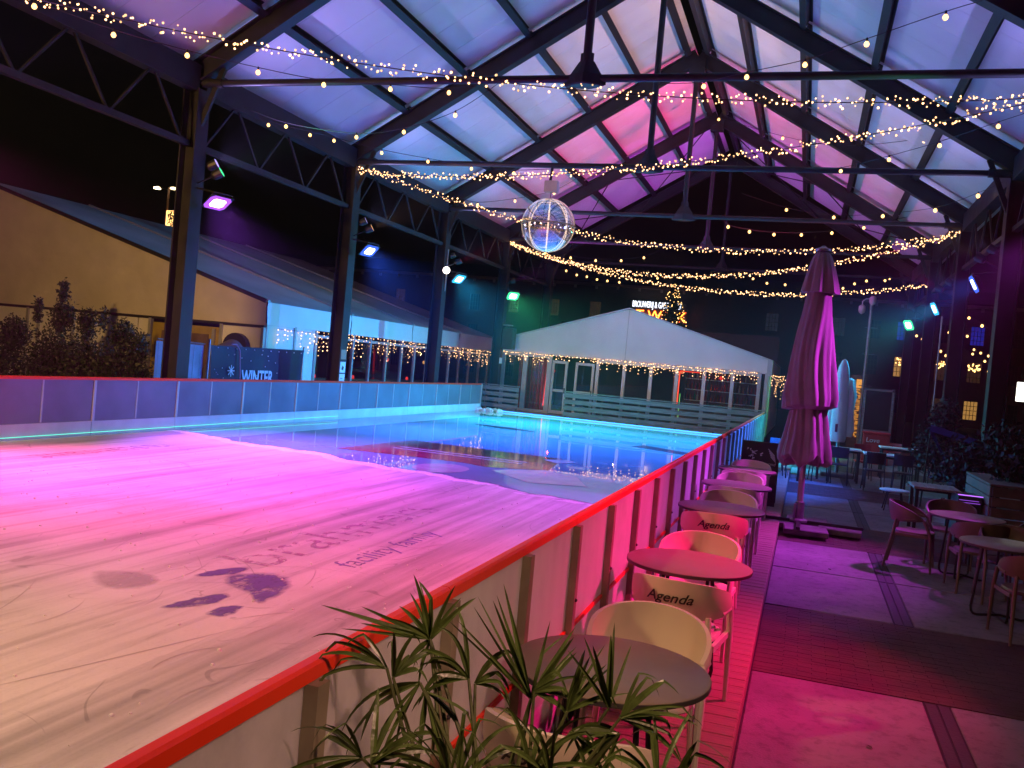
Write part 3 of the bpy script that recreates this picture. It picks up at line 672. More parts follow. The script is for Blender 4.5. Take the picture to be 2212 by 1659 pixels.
# glazed long side
for k in range(nb):
    y0 = TY0+k*bl; y1 = y0+bl
    wavy((TX+.03,y0+.02,2.47),(TX+.03,y1-.02,2.47),(TX+.02,y1-.02,TE),(TX+.02,y0+.02,TE),20,5,.012,k).build('valance', M['pvc'], lt, True)
pys = [19.6,20.9,22.0,23.1,24.15,25.27,26.43,27.57,28.62,29.7,30.75,31.8,32.85,33.95,35.1,36.2,36.9]
for i, yv in enumerate(pys):
    MB().box(TX-.06,TX+.02,yv-.045,yv+.045,0,2.5).build('upright', M['alu'], lt)
    if i+1 < len(pys):
        if i < 2:
            wavy((TX-.02,yv+.05,.0),(TX-.02,pys[i+1]-.05,.0),(TX-.02,pys[i+1]-.05,2.47),(TX-.02,yv+.05,2.47),12,10,.012,i+20).build('wall_panel', M['pvc'], lt, True)
        else:
            pane(lt, [(TX-.02,yv+.05,.1),(TX-.02,pys[i+1]-.05,.1),(TX-.02,pys[i+1]-.05,2.3),(TX-.02,yv+.05,2.3)])
            MB().box(TX-.05,TX+.0,yv+.05,pys[i+1]-.05,.0,.12).build('bottom_rail', M['alu'], lt)
            MB().box(TX-.05,TX+.0,yv+.05,pys[i+1]-.05,2.28,2.36).build('top_rail', M['alu'], lt)
MB().box(-20,-13.3,TY0+.3,TY1,-.02,.02).build('floor', M['woodv'], lt)
MB().box(-20,-19.9,TY0+.3,TY1,0,4.6).build('inner_wall', mat('dark inner lining', (.05,.03,.03), .8), lt)
# bar furniture inside
def lantern(loc, col, power, label, group, r=.07):
    t = thing('lantern', label, 'lamp', loc, group)
    MB().lathe([(r*.4,-r),(r,-r*.5),(r,r*.5),(r*.4,r)], 10, loc).build('lamp_shade', emis('lantern glow', col, .9), t, True)
    MB().tube([(loc[0],loc[1],loc[2]+r),(loc[0],loc[1],loc[2]+.7)], .008, 5).build('cord', M['wire'], t)
    ld = bpy.data.lights.new('lamp', 'POINT'); ld.energy = power; ld.color = col; ld.shadow_soft_size = r*1.05
    lo = bpy.data.objects.new('lamp', ld); scene.collection.objects.link(lo); lo.parent = t; lo.matrix_parent_inverse = Matrix.Translation(-t.location); lo.location = loc
    return t
for i, yv in enumerate((24.6,27.6,31,34.5)):
    lantern((-15.2,yv,1.75), (1,.08,.06) if i % 2 == 0 else (1,.45,.12), 60, ('red','amber','red','amber')[i]+' lantern hanging in the long tent behind '+('first','second','third','fourth')[i]+' stretch of glazing', 'lanterns inside the long tent')
bt = thing('bar_table', 'long dark bar table inside the long tent', 'table', (-14.6,28,0))
MB().box(-14.9,-14.3,23,35,1.0,1.05).build('table_top', M['woodv'], bt)
for yv in (23.4,26,29,32,34.6): MB().box(-14.64,-14.56,yv-.04,yv+.04,.02,1.0).build('leg', M['dark'], bt)
for i, yv in enumerate((24.6,27.1,31.4)):
    c = MB().lathe([(.02,0),(.045,.01),(.05,.05),(.04,.1),(.03,.12)], 10, (-14.5,yv,1.05)).build('candle_jar', emis('red glow', (1,.05,.04), .9), None, True)
    tag(c, 'glowing red candle jar on the bar table, seen through the side glazing', 'candle', 'red candle jars in the long tent')

# far tent
ft = thing('marquee_tent', 'white gabled marquee with glazed front at the far end of the ice', 'tent', (-6.3,32.5,0))
FY = 32.5; fx0, fx1, fxa = -11.1, -1.32, -6.38; fe, fa = 2.95, 4.4
NU = 44; gv = []; gf = []; nv = 10
for j in range(nv+1):
    for i in range(NU+1):
        x = fx0+(fx1-fx0)*i/NU; zt = fe+(fa-fe)*(1-abs(x-fxa)/(fxa-fx0 if x < fxa else fx1-fxa)); z = 2.47+(zt-2.47)*j/nv
        gv.append((x, FY-.02+.012*math.sin(x*3.3)*math.sin(z*2.2)+.006*math.sin(x*9+z*4), z))
for j in range(nv):
    for i in range(NU): a = j*(NU+1)+i; gf.append((a,a+1,a+NU+2,a+NU+1))
MB().add(gv, gf).build('gable_canvas', M['pvc'], ft, True)
for a, b_ in (((fx0-.1,fe-.03),(fxa,fa)),((fxa,fa),(fx1+.1,fe-.03))):
    MB().add([(a[0],FY-.12,a[1]),(b_[0],FY-.12,b_[1]),(b_[0],FY+11,b_[1]),(a[0],FY+11,a[1]),(a[0],FY-.12,a[1]+.05),(b_[0],FY-.12,b_[1]+.05),(b_[0],FY+11,b_[1]+.05),(a[0],FY+11,a[1]+.05)],
             [(0,1,2,3),(4,7,6,5),(0,4,5,1),(3,2,6,7),(0,3,7,4),(1,5,6,2)]).build('roof_canvas', M['canvasdark'], ft)
MB().box(fxa-.012,fxa+.012,FY-.045,FY-.034,2.47,fa-.05).build('gable_seam', M['alu'], ft)
MB().box(fx1-.05,fx1+.12,FY-.05,FY+.12,2.42,fe+.02).build('corner_bracket', M['alu'], ft)
ups = [-11.03,-10.16,-9.21,-7.36,-6.37,-5.39,-4.46,-3.49,-2.51,-1.6,-1.36]
for i, x in enumerate(ups):
    w = .06 if i not in (1,2) else .085
    MB().box(x-w,x+w,FY-.06,FY+.05,.28,2.5).build('upright', M['alu'], ft)
for i in range(len(ups)-1):
    a, b_ = ups[i]+.06, ups[i+1]-.06
    if i == 2 or i == 9: continue
    pane(ft, [(a,FY,.4),(b_,FY,.4),(b_,FY,2.36),(a,FY,2.36)])
    MB().box(a,b_,FY-.03,FY+.03,2.36,2.48).build('top_rail', M['alu'], ft)
    MB().box(a,b_,FY-.03,FY+.03,.28,.4).build('bottom_rail', M['alu'], ft)
MB().box(-1.3,-1.24,FY+.05,FY+11,.28,2.9).build('side_wall', M['pvc'], ft)
for x0, x1 in ((-9.1,-8.5),(-8.2,-7.48)):
    dr = MB().box(x0,x0+.09,FY-.05,FY+.02,.32,2.3).box(x1-.09,x1,FY-.05,FY+.02,.32,2.3).box(x0+.09,x1-.09,FY-.05,FY+.02,2.2,2.3).box(x0+.09,x1-.09,FY-.05,FY+.02,1.14,1.24).box(x0+.09,x1-.09,FY-.05,FY+.02,.32,.44).build('door', M['alu'], ft)
    MB().add([(x0+.09,FY-.01,1.24),(x1-.09,FY-.01,1.24),(x1-.09,FY-.01,2.2),(x0+.09,FY-.01,2.2)], [(0,1,2,3)]).build('pane', M['glass'], dr)
    MB().add([(x0+.09,FY-.01,.44),(x1-.09,FY-.01,.44),(x1-.09,FY-.01,1.14),(x0+.09,FY-.01,1.14)], [(0,1,2,3)]).build('pane', M['glass'], dr)
    MB().box(x1-.07,x1-.03,FY-.09,FY-.05,1.1,1.3).build('handle', M['dark'], dr)
MB().box(fx0,fx1,FY-2.2,FY+11,.1,.28).build('floor', M['woodv'], ft)
MB().box(fx0,fx1,FY+8,FY+8.1,.28,4.2).build('inner_wall', mat('dark back wall', (.06,.04,.03), .8, 0, .3, 2), ft)
# red curtain by the left panes, shelves with bottles on the right
cu = MB(); vs = []; fs = []; n = 60
for i in range(n+1):
    x = -10.55+1.2*i/n
    for z in (.3,2.35): vs.append((x, FY+.45+.05*math.sin(i*.9), z))
for i in range(n): fs.append((2*i,2*i+2,2*i+3,2*i+1))
tag(cu.add(vs, fs).build('curtain', M['redcloth'], None, True), 'red curtain hanging behind the second pane of the far tent', 'curtain')
BC = [(.35,.02,.02),(.02,.2,.06),(.3,.12,.02),(.5,.4,.3)]
bmats = [mat('bottle glass %d' % i, c, .12, 0) for i, c in enumerate(BC)]
bmesh_ = [MB().lathe([(.035,0),(.037,.02),(.037,.17),(.014,.22),(.013,.29),(.016,.3)], 8).mesh('bottle', m, True) for m in bmats]
sh = thing('bottle_shelf', 'bar shelf rack full of bottles behind the right panes of the far tent', 'shelf', (-3,FY+1.6,0))
for z in (.9,1.3,1.7,2.1): MB().box(-4.3,-1.6,FY+1.45,FY+1.75,z-.03,z).build('shelf_board', M['alu'], sh)
for x in (-4.32,-3.45,-2.5,-1.58): MB().box(x-.02,x+.02,FY+1.45,FY+1.75,.28,2.5).build('upright', M['dark'], sh)
MB().box(-4.34,-1.56,FY+1.78,FY+1.8,.28,2.5).build('back_panel', mat('shelf back', (.25,.05,.04), .6), sh)
k = 0
for z in (.9,1.3,1.7,2.1):
    x = -4.22
    while x < -1.65:
        bm_i = random.choice([0,0,0,1,2,3]) if z > 1 else random.choice([0,0,2])
        o = obj('bottle', bmesh_[bm_i], None, (x, FY+1.58+random.uniform(-.04,.04), z+.001)); o.scale = (1,1,random.uniform(.85,1.1))
        tag(o, ('dark red','green','amber','clear')[bm_i]+' bottle on the '+{.9:'lowest',1.3:'second lowest',1.7:'third',2.1:'top'}[z]+' bar shelf of the far tent', 'bottle', ('dark red','green','amber','clear')[bm_i]+' bottles on the '+{.9:'lowest',1.3:'second',1.7:'third',2.1:'top'}[z]+' shelf')
        x += random.uniform(.1,.17)
ct = thing('bar_counter', 'wooden bar counter inside the far tent', 'counter', (-3.2,FY+.8,.28))
MB().box(-4.6,-1.7,FY+.55,FY+1.05,.28,1.12).build('counter_body', M['woodv'], ct); MB().box(-4.7,-1.6,FY+.5,FY+1.1,1.12,1.17).build('counter_top', M['dark'], ct)
lantern((-3.0,FY+1.2,2.2), (1,.06,.04), 110, 'red lantern over the bar shelves of the far tent', 'lanterns inside the far tent')
lantern((-4.6,FY+2.4,2.3), (1,.2,.06), 120, 'orange lantern left of the bar shelves of the far tent', 'lanterns inside the far tent')
lantern((-9.3,FY+.9,1.9), (1,.04,.03), 90, 'red lantern beside the red curtain of the far tent', 'lanterns inside the far tent')
lantern((-7.2,FY+4,2.4), (1,.55,.2), 80, 'warm lantern behind the double door of the far tent', 'lanterns inside the far tent')
lantern((-10.6,FY+2,2.1), (1,.6,.15), 60, 'yellow lantern behind the leftmost pane of the far tent', 'lanterns inside the far tent')
pl = MB().box(-4.75,-4.6,FY+1.3,FY+1.45,.28,2.5).build('pillar', mat('orange pillar', (.55,.16,.06), .6), None); tag(pl, 'orange-lit square pillar inside the far tent', 'pillar')

nf = thing('neon_lights', 'glowing red and green neon frame beside the bottle shelves of the far tent', 'neon light', (-4.4,FY+1.2,.3))
MB().beam((-4.42,FY+.42,.5),(-4.42,FY+.42,2.3),.05,.03).build('red_tube', emis('red neon tube', (1,.07,.03), 2.2), nf); MB().beam((-4.42,FY+.42,2.32),(-3.7,FY+.42,2.32),.03,.04).build('red_tube', emis('red neon tube dim', (1,.05,.02), 1.2), nf); MB().beam((-4.34,FY+.42,.6),(-4.34,FY+.42,1.5),.02,.02).build('green_tube', emis('green neon tube', (.3,1,.25), .8), nf)
ns = MB().beam((-9.42,FY+.3,.55),(-9.36,FY+.3,2.1),.12,.02).build('neon_strip', emis('red strip', (1,.03,.02), 1.3)); tag(ns, 'upright glowing red strip right of the red curtain in the far tent', 'neon light')
# string curtains of lights on the tents
def light_curtain(name, label, cat, group, p0, p1, ztop, drop, step, r, seed, off):
    rnd = random.Random(seed); t = thing(name, label, cat, p0, group); p0 = V(p0); p1 = V(p1); d = (p1-p0); L = d.length; d.normalize()
    mb = MB(); wb = MB(); off = V(off); x = 0
    while x < L:
        q = p0+d*x+off; nb_ = rnd.randint(1,max(2,int(drop/.11))); z = ztop-rnd.uniform(0,.05)
        for k in range(nb_):
            mb.ball((q.x+rnd.uniform(-.03,.03),q.y+rnd.uniform(-.02,.02),z), r*rnd.uniform(.7,1.15), 5, 3); z -= rnd.uniform(.07,.15)
        wb.tube([(q.x,q.y,ztop),(q.x,q.y,z)], .002, 3); x += rnd.uniform(.6,1.4)*step
    tag(mb.build('bulbs', M['bulbw'], t), kind='stuff'); wb.tube([p0+off+V((0,0,ztop-p0.z)), p1+off+V((0,0,ztop-p1.z))], .004, 4); wb.build('wires', M['wire'], t)
for i in range(9):
    y0 = 20.0+i*1.85
    light_curtain('icicle_lights', 'curtain of warm icicle lights under the long tent valance, number %s from the banner' % ('one','two','three','four','five','six','seven','eight','nine')[i], 'icicle lights', 'icicle lights on the long tent', (TX+.05,y0,2.4), (TX+.05,y0+1.8,2.4), 2.46 if i else 2.4, .75, .19 if i > 2 else .23, .017, 40+i, (0.02,0,0))
for i in range(len(ups)-1):
    a, b_ = ups[i], ups[i+1]
    if b_-a < .4: continue
    light_curtain('icicle_lights', 'curtain of warm icicle lights over the '+('first','second','door','fourth','fifth','sixth','seventh','eighth','ninth')[i]+' opening of the far tent front', 'icicle lights', 'icicle lights on the far tent', (a,FY-.1,2.4), (b_,FY-.1,2.4), 2.5, .5 if i not in (2,) else .25, .085, .018, 70+i, (0,0,0))
light_curtain('icicle_lights', 'clump of yellow lights on the right corner of the far tent', 'icicle lights', 'icicle lights on the far tent', (-1.2,FY+.3,2.3), (-.75,FY+.35,2.3), 2.45, .9, .035, .016, 90, (0,0,0))

# plank fences before the far tent
def plank_fence(label, x0, x1, y, zb, zt, n):
    t = thing('plank_fence', label, 'fence', ((x0+x1)/2,y,zb)); h = (zt-zb)/n
    for k in range(n): 
        b = MB().bevbox(x0,x1,y-.016,y+.016,zb+k*h+h*.2,zb+k*h+h*.88,.004).build('plank', M['wood'], t)
    k = x0+.08
    while k < x1: MB().box(k-.035,k+.035,y+.018,y+.088,.1,zt-.02).build('post', M['woodv'], t); k += 1.3
    MB().bevbox(x0-.02,x1+.02,y-.05,y+.1,zt,zt+.035,.005).build('cap_board', M['wood'], t)
plank_fence('short grey plank fence left of the far tent doors', -11.3,-9.86,31.0,.36,1.2,4)
plank_fence('long grey plank fence in front of the far tent bar', -8.15,-1.35,31.0,.30,1.2,4)
stp = MB().box(-11.2,-1.3,29.85,30.35,.0,.2).box(-11.2,-1.3,30.35,32.4,.0,.3).build('timber_step', M['wood']); tag(stp, 'timber step between the ice and the far tent', 'step')

# ------------------------------------------------------------------ left side: hedge, banner, fence, column furniture
def leafy(name, label, cat, clumps, m, n, size, seed, stems=(), group=None, stemm=None):
    rnd = random.Random(seed); t = thing(name, label, cat, (clumps[0][0],clumps[0][1],0), group); mb = MB()
    for cx,cy_,cz,rx,ry,rz,w in clumps:
        for i in range(int(n*w)):
            while True:
                a = V((rnd.uniform(-1,1),rnd.uniform(-1,1),rnd.uniform(-1,1)))
                if a.length < 1: break
            a *= (.55+.45*rnd.random()) / max(a.length,.35)*max(a.length,.35)
            p = V((cx+a.x*rx, cy_+a.y*ry, cz+a.z*rz)); d = V((rnd.gauss(0,1),rnd.gauss(0,1),rnd.gauss(.3,1))).normalized(); s_ = size*rnd.uniform(.6,1.3)
            r_ = d.cross(V((rnd.gauss(0,1),rnd.gauss(0,1),rnd.gauss(0,1)))).normalized()
            mb.add([p, p+d*s_*.5+r_*s_*.25, p+d*s_, p+d*s_*.5-r_*s_*.25], [(0,1,2,3)])
    mb.build('crown', m, t)
    if stems:
        sb = MB()
        for a in stems: sb.tube(a, .02, 5)
        sb.build('trunk', stemm or M['bark'], t)
    return t
hl = [('big leafy shrub at the left picture edge before the yellow tent gable', [(-18.3,16.6,1.0,.9,.7,1.0,1),(-17.7,16.4,1.7,.5,.4,.5,.4)]),
      ('tall pointed shrub in the middle of the hedge before the tent gable', [(-16.6,16.5,1.1,.85,.6,1.1,1.1),(-16.4,16.5,2.2,.35,.3,.5,.3),(-16.45,16.5,2.8,.13,.13,.32,.1),(-17.15,16.5,2.3,.13,.12,.4,.08)]),
      ('rounded shrub with thin tips third in the hedge', [(-15.6,16.5,1.0,.75,.6,1.0,1),(-15.7,16.5,2.1,.3,.25,.45,.22),(-15.25,16.5,2.2,.1,.1,.35,.06)]),
      ('shrub at the end of the hedge beside the violet-lit column', [(-14.5,16.4,1.0,.8,.6,.95,1),(-14.6,16.4,1.9,.35,.3,.45,.25),(-14.1,16.4,1.7,.25,.25,.45,.15)])]
for i,(lab,cl) in enumerate(hl):
    leafy('hedge_shrub', lab, 'shrub', cl, M['leaf'], 4200, .085, 10+i, [[(cl[0][0]+random.uniform(-.3,.3),16.5,0),(cl[0][0]+random.uniform(-.4,.4),16.5,.9),(cl[0][0]+random.uniform(-.4,.4),16.5,1.7)] for _ in range(5)], 'hedge shrubs before the tent')
bn = thing('banner', 'navy blue banner with white WINTER lettering and snowflake on a fence', 'banner', (-12.2,18,0))
BX = -12.3
wavy((BX,16.5,.35),(BX,20.25,.35),(BX,20.25,1.91),(BX,16.5,1.87),24,8,.02,77).build('banner_cloth', M['bluecloth'], bn, True)
obj('lettering', text_mesh('WINTER', .46, M['snowprint'], offset=.012, mat4=frame4((BX+.04,18.25,1.17),(0,1,0),(0,0,1)) @ Matrix.Diagonal((.72,1,1,1))), bn)
mb = MB()
for k in range(4):
    a = math.pi*k/4; c = V((BX+.045,17.2,1.33)); d = V((0,math.cos(a),math.sin(a)))
    mb.beam(c-d*.13+V((.002*k,0,0)), c+d*.13+V((.002*k,0,0)), .022, .004, (1,0,0))
mb.build('snowflake', M['snowprint'], bn)
mb = MB(); rnd = random.Random(9)
for i in range(26): mb.ball((BX+.035, rnd.uniform(16.6,20.1), rnd.uniform(.9,1.8)), .014, 5, 3)
for i in range(11): mb.ball((BX+.03, 16.7+i*.34, 1.83), .016, 5, 3)
tag(mb.build('dots', M['snowprint'], bn), kind='stuff')
for yv in (16.45,20.28): MB().tube([(BX-.02,yv,0),(BX-.02,yv,2.0)], .028, 8).build('pole', M['zinc'], bn)
cb = MB().tube([(BX+.05,17.15,1.92),(BX+.07,17.3,1.93),(BX+.08,17.42,1.8),(BX+.08,17.5,1.3),(BX+.08,17.55,.5)], .016, 6).build('cable', mat('violet cable', (.35,.25,.4), .5)); tag(cb, 'cable looping over the top of the blue banner', 'cable')
wf = thing('fence_panel', 'mesh fence panel with white sheet beside the violet-lit column', 'fence', (-12.5,15,0))
MB().add([(-12.42,14.9,.3),(-12.42,16.4,.3),(-12.42,16.4,1.85),(-12.42,14.9,1.88)], [(0,1,2,3)]).build('sheet', mat('pale sheet', (.34,.34,.46), .6, 0, .35, 2), wf)
for k in range(7): MB().tube([(-12.4,14.95+k*.22,.2),(-12.4,14.95+k*.22,1.88)], .004, 4).build('bar', M['zinc'], wf)
MB().tube([(-12.4,14.9,1.92),(-12.4,16.4,1.88)], .02, 6).build('top_rail', M['zinc'], wf)
# notices on columns, speaker, ball lamp
CX = XL+.175
for yv, z0, z1, m, lab in ((19.92,1.78,2.02,mat('brown card', (.4,.22,.12), .7),'brown card notice taped to the column by the tent'),(19.92,1.45,1.72,M['paper'],'white notice with pictogram on the column by the tent'),(19.92,.85,1.42,M['paper'],'tall white notice under the pictogram on the column by the tent')):
    nn = thing('notice', lab, 'notice', (CX,yv,z0)); MB().box(CX,CX+.006,yv-.13,yv+.13,z0,z1).build('card', m, nn)
    if m is M['paper']:
        if z0 > 1: MB().add([(CX+.008,yv-.07,z0+.08),(CX+.008,yv+.02,z0+.06),(CX+.008,yv+.06,z0+.14),(CX+.008,yv-.03,z0+.18)], [(0,1,2,3)]).build('pictogram', M['ink'], nn)
        else:
            for q in range(6): MB().box(CX+.007,CX+.008,yv-.09,yv+.06-.02*(q%3),z0+.1+q*.07,z0+.115+q*.07).build('text_line', M['ink'], nn)
nn = MB().box(CX,CX+.006,31.75,32.05,2.0,2.22).build('notice', M['paper']); tag(nn, 'white paper notice on the column below the black speaker', 'notice')
spk = thing('loudspeaker', 'black box loudspeaker hung on the tent-side column near the far tent', 'speaker', (-10.75,31.9,2.6))
MB().bevbox(-10.93,-10.5,31.7,32.1,2.55,3.35,.02).build('cabinet', M['dark'], spk); MB().box(-10.5,-10.49,31.74,32.06,2.6,3.3).build('grille', mat('speaker grille', (.03,.03,.03), .8, 0, .3, 60), spk); MB().beam((-10.97,31.9,3.45),(-10.6,31.9,3.45),.05,.05).build('bracket', M['zinc'], spk)
ptl = MB(); ptl.tube([(XL+.2,25.92,4.1),(XL+.2,25.92,4.9),(XL+.2,25.92,5.4)], .02, 6)
bl_ = thing('globe_lamp', 'small round white globe lamp on the third tent-side column', 'lamp', (XL+.28,25.6,4.62))
MB().ball((XL+.32,25.62,4.72), .11, 14, 10).build('globe', emis('globe glow', (1,.86,.78), 5), bl_, True); ptl.build('conduit', M['zinc'], bl_)

# ------------------------------------------------------------------ brick building, sign, tree, street lamp
bd = thing('brick_building', 'dark brick warehouse with rows of windows behind the tents', 'building', (0,85,0))
BY = 85; rowsz = [(.7,2.25),(3.88,5.56),(7.05,8.62)]
wxs = sorted(set([round(-45.5+4.15*i,2) for i in range(9)] + [-4.1+0*1, 1.6, 4.55+.02, 7.0, 10.25, 12.8, 15.9, 19,22.1,25.2,28.3]))
ww = 1.05
xs = [-70]; 
MB().box(-70,45,BY+.35,BY+8,0,10.6).build('core_wall', mat('recess', (.03,.02,.02), .9), bd)
# wall as piers and spandrels so the openings are real
zr = [0]+[z for r_ in rowsz for z in r_]+[10.15]
for i in range(0,len(zr),2): MB().box(-70,45,BY,BY+.35,zr[i],zr[i+1]).build('spandrel', M['facade'], bd)
edges_ = [-70]+[e for x in wxs for e in (x,x+ww)]+[45]
for za, zb in rowsz:
    for i in range(0,len(edges_),2): MB().box(edges_[i],edges_[i+1],BY+.002,BY+.35,za,zb).build('pier', M['facade'], bd)
MB().box(-70,45,BY-.35,BY+.4,10.15,10.4).build('cornice', mat('stone cornice', (.32,.26,.23), .8, 0, .3, 1), bd)
x = -60
cons = MB().box(-.1,.1,BY-.25,BY,9.88,10.15).mesh('bracket', mat('stone bracket', (.5,.44,.4), .8))
while x < 40: obj('bracket', cons, bd, (x,0,0)); x += 2.1
MB().add([(-70,BY,10.4),(45,BY,10.4),(45,BY+8,12.5),(-70,BY+8,12.5)], [(0,1,2,3)]).build('roof', M['earth'], bd)
GW = [emis('warm lit window', (1,.5,.12), .35), emis('dim warm window', (1,.5,.2), .025), emis('blue lit window', (.03,.06,1), .22), mat('dark window', (.02,.025,.04), .15), emis('pale dim window', (.5,.5,.75), .02)]
lit = {(7.0,1):0,(4.57,1):1,(12.8,0):0,(12.8,1):1,(10.25,0):1,(10.25,1):1,(7.0,2):2,(4.57,2):4,(1.6,2):4,(-4.1,2):4,(12.8,2):2,(-12.3,2):3}
barm = mat('window bars', (.05,.045,.045), .6)
for x in wxs:
    for ri,(za,zb) in enumerate(rowsz):
        k = lit.get((x,ri), 1 if (x < -20 and ri == 2 and random.random() < .5) else 3)
        w_ = MB().box(x,x+ww,BY+.22,BY+.24,za,zb).build('window', GW[k], bd)
        mb = MB()
        for q in (1,2,3): mb.box(x+ww*q/4-.02,x+ww*q/4+.02,BY+.17,BY+.2,za,zb)
        for q in (1,2,3): mb.box(x,x+ww,BY+.165,BY+.195,za+(zb-za)*q/4-.02,za+(zb-za)*q/4+.02)
        mb.build('glazing_bars', barm, w_)
        if k in (0,1) and 4 < x < 14 and ri == 1:
            mb = MB(); rnd = random.Random(int(x*10))
            for q in range(26): mb.ball((rnd.uniform(x+.1,x+ww-.1),BY+.1,rnd.uniform((za+zb)/2+.1,zb-.05)), .06, 5, 3)
            tag(mb.build('window_bulbs', M['bulb'], w_), kind='stuff')
sg = thing('roof_sign', 'illuminated sign with white and red lettering on the brick building', 'sign', (-14,84.6,8))
obj('lettering', text_mesh('BROUWERIJ & GASTROBAR', .82, emis('white neon', (.8,.85,1), 2.5), .04, offset=.004, mat4=frame4((-14.08,84.5,8.62),(1,0,.0),(0,0,1)) @ Matrix.Diagonal((.46,1,1,1))), sg)
obj('lettering', text_mesh("T WALK", 1.35, emis('red neon', (1,.10,.01), 3), .05, mat4=frame4((-13.6,84.5,7.6),(1,0,0),(0,0,1)) @ Matrix.Diagonal((.95,1,1,1)), offset=.02), sg)
obj('lettering', text_mesh("T WALK", 1.28, emis('yellow neon', (1,.6,.05), 5), .06, mat4=frame4((-13.6,84.45,7.6),(1,0,0),(0,0,1)) @ Matrix.Diagonal((.99,1,1,1)), offset=-.028), sg)
MB().box(-16.9,-11.2,84.62,84.7,6.9,9.0).build('backing', M['dark'], sg)
ld = bpy.data.lights.new('lamp','AREA'); ld.size = 4; ld.size_y = .5; ld.shape='RECTANGLE'; ld.energy = 60; ld.color = (1,.12,.06)
lo = bpy.data.objects.new('lamp', ld); scene.collection.objects.link(lo); lo.parent = sg; lo.matrix_parent_inverse = Matrix.Translation(-sg.location); lo.location = (-13.6,84.2,7.6); lo.rotation_euler = (R(90),0,0)
tr = leafy('christmas_tree', 'tall decorated christmas tree with lights behind the far tent', 'tree', [(-7.45,50,7.0-.55*i,.18+.19*i,.18+.19*i,.42,.25+.16*i) for i in range(11)], mat('fir needle', (.012,.028,.014), .7), 900, .16, 5, [[(-7.45,50,0),(-7.45,50,3),(-7.45,50,6.9)]])
mb = MB(); rnd = random.Random(8)
for i in range(170):
    h = rnd.random(); a = rnd.uniform(math.pi, 2*math.pi); r_ = .12+1.95*h
    mb.ball((-7.45+math.cos(a)*r_,50+math.sin(a)*r_,7.2-5.6*h), .026, 5, 3)
tag(mb.build('tree_bulbs', M['bulb'], tr), kind='stuff')
sl_ = thing('street_lamp', 'twin-headed street lamp with lit frame decoration beyond the left tent', 'street lamp', (-37.5,45,0))
MB().tube([(-37.55,45,0),(-37.5,45,10.7)], [.11,.06], 8).build('pole', mat('lamp pole', (.35,.2,.14), .5), sl_)
for dx in (-.85,.36):
    MB().tube([(-37.5,45,10.6),(-37.5+dx,45,10.68)], .03, 6).build('arm', M['zinc'], sl_)
    MB().lathe([(.06,-.06),(.22,-.03),(.2,.06),(.05,.1)], 12, (-37.5+dx,45,10.64)).build('lamp_head', emis('street glow', (1,.78,.42), 9 if dx < 0 else 4), sl_, True)
mb = MB().tube([(-37.45,44.95,8.3),(-36.85,44.95,8.3),(-36.85,44.95,9.3),(-37.45,44.95,9.3)], .03, 5, True); rnd = random.Random(4)
for i in range(70): mb.ball((rnd.uniform(-37.42,-36.88),44.93,rnd.uniform(8.35,9.25)), .03, 5, 3)
tag(mb.build('light_frame', M['bulb'], sl_), kind='stuff')
# ------------------------------------------------------------------ string lights
def para(L, Rr, sag, n):
    L = V(L); Rr = V(Rr); return [L+(Rr-L)*(i/n)-V((0,0,4*sag*(i/n)*(1-i/n))) for i in range(n+1)]
SS = [((-11.0,7.92,6.25),(3.45,13.92,6.4),.70,520,.013,'densest fairy light string crossing highest over the near bay'),
      ((-11.0,19.92,6.45),(3.45,13.92,6.5),.54,520,.015,'fairy light string rising to the right edge just above the clear ball'),
      ((-11.0,19.92,6.6),(3.45,25.92,6.5),1.18,480,.017,'fairy light string passing right behind the clear ball'),
      ((-11.0,31.92,6.5),(3.45,25.92,6.5),1.18,520,.019,'fairy light string second lowest over the far end of the ice'),
      ((-11.0,31.92,6.5),(3.45,31.92,5.8),.94,460,.020,'lowest fairy light string, just above the building cornice')]
for a, b_, sag, n, r_, lab in SS:
    t = thing('fairy_lights', lab, 'fairy lights', a, 'fairy light strings across the pavilion'); rnd = random.Random(int(sag*100)+n)
    pts = para(a, b_, sag, 60)
    wb = MB().tube(pts, .007, 5); mb = MB(); ln = (V(b_)-V(a)).length
    cnt = int(n*.85)
    for i in range(cnt):
        u = min(.999, max(0, (i+rnd.uniform(-.9,.9))/cnt)); p = pts[int(u*60)].lerp(pts[int(u*60)+1], u*60-int(u*60))
        ang = rnd.uniform(0,6.28); q = p+V((rnd.uniform(-.02,.02), math.cos(ang)*.05, math.sin(ang)*rnd.uniform(.03,.085)))
        mb.ball(q, r_*rnd.uniform(.7,1.35), 5, 3)
        if i % 3 == 0: wb.tube([p,q], .003, 3)
    tag(mb.build('bulbs', M['bulbw'], t), kind='stuff'); wb.build('cable', M['wire'], t)
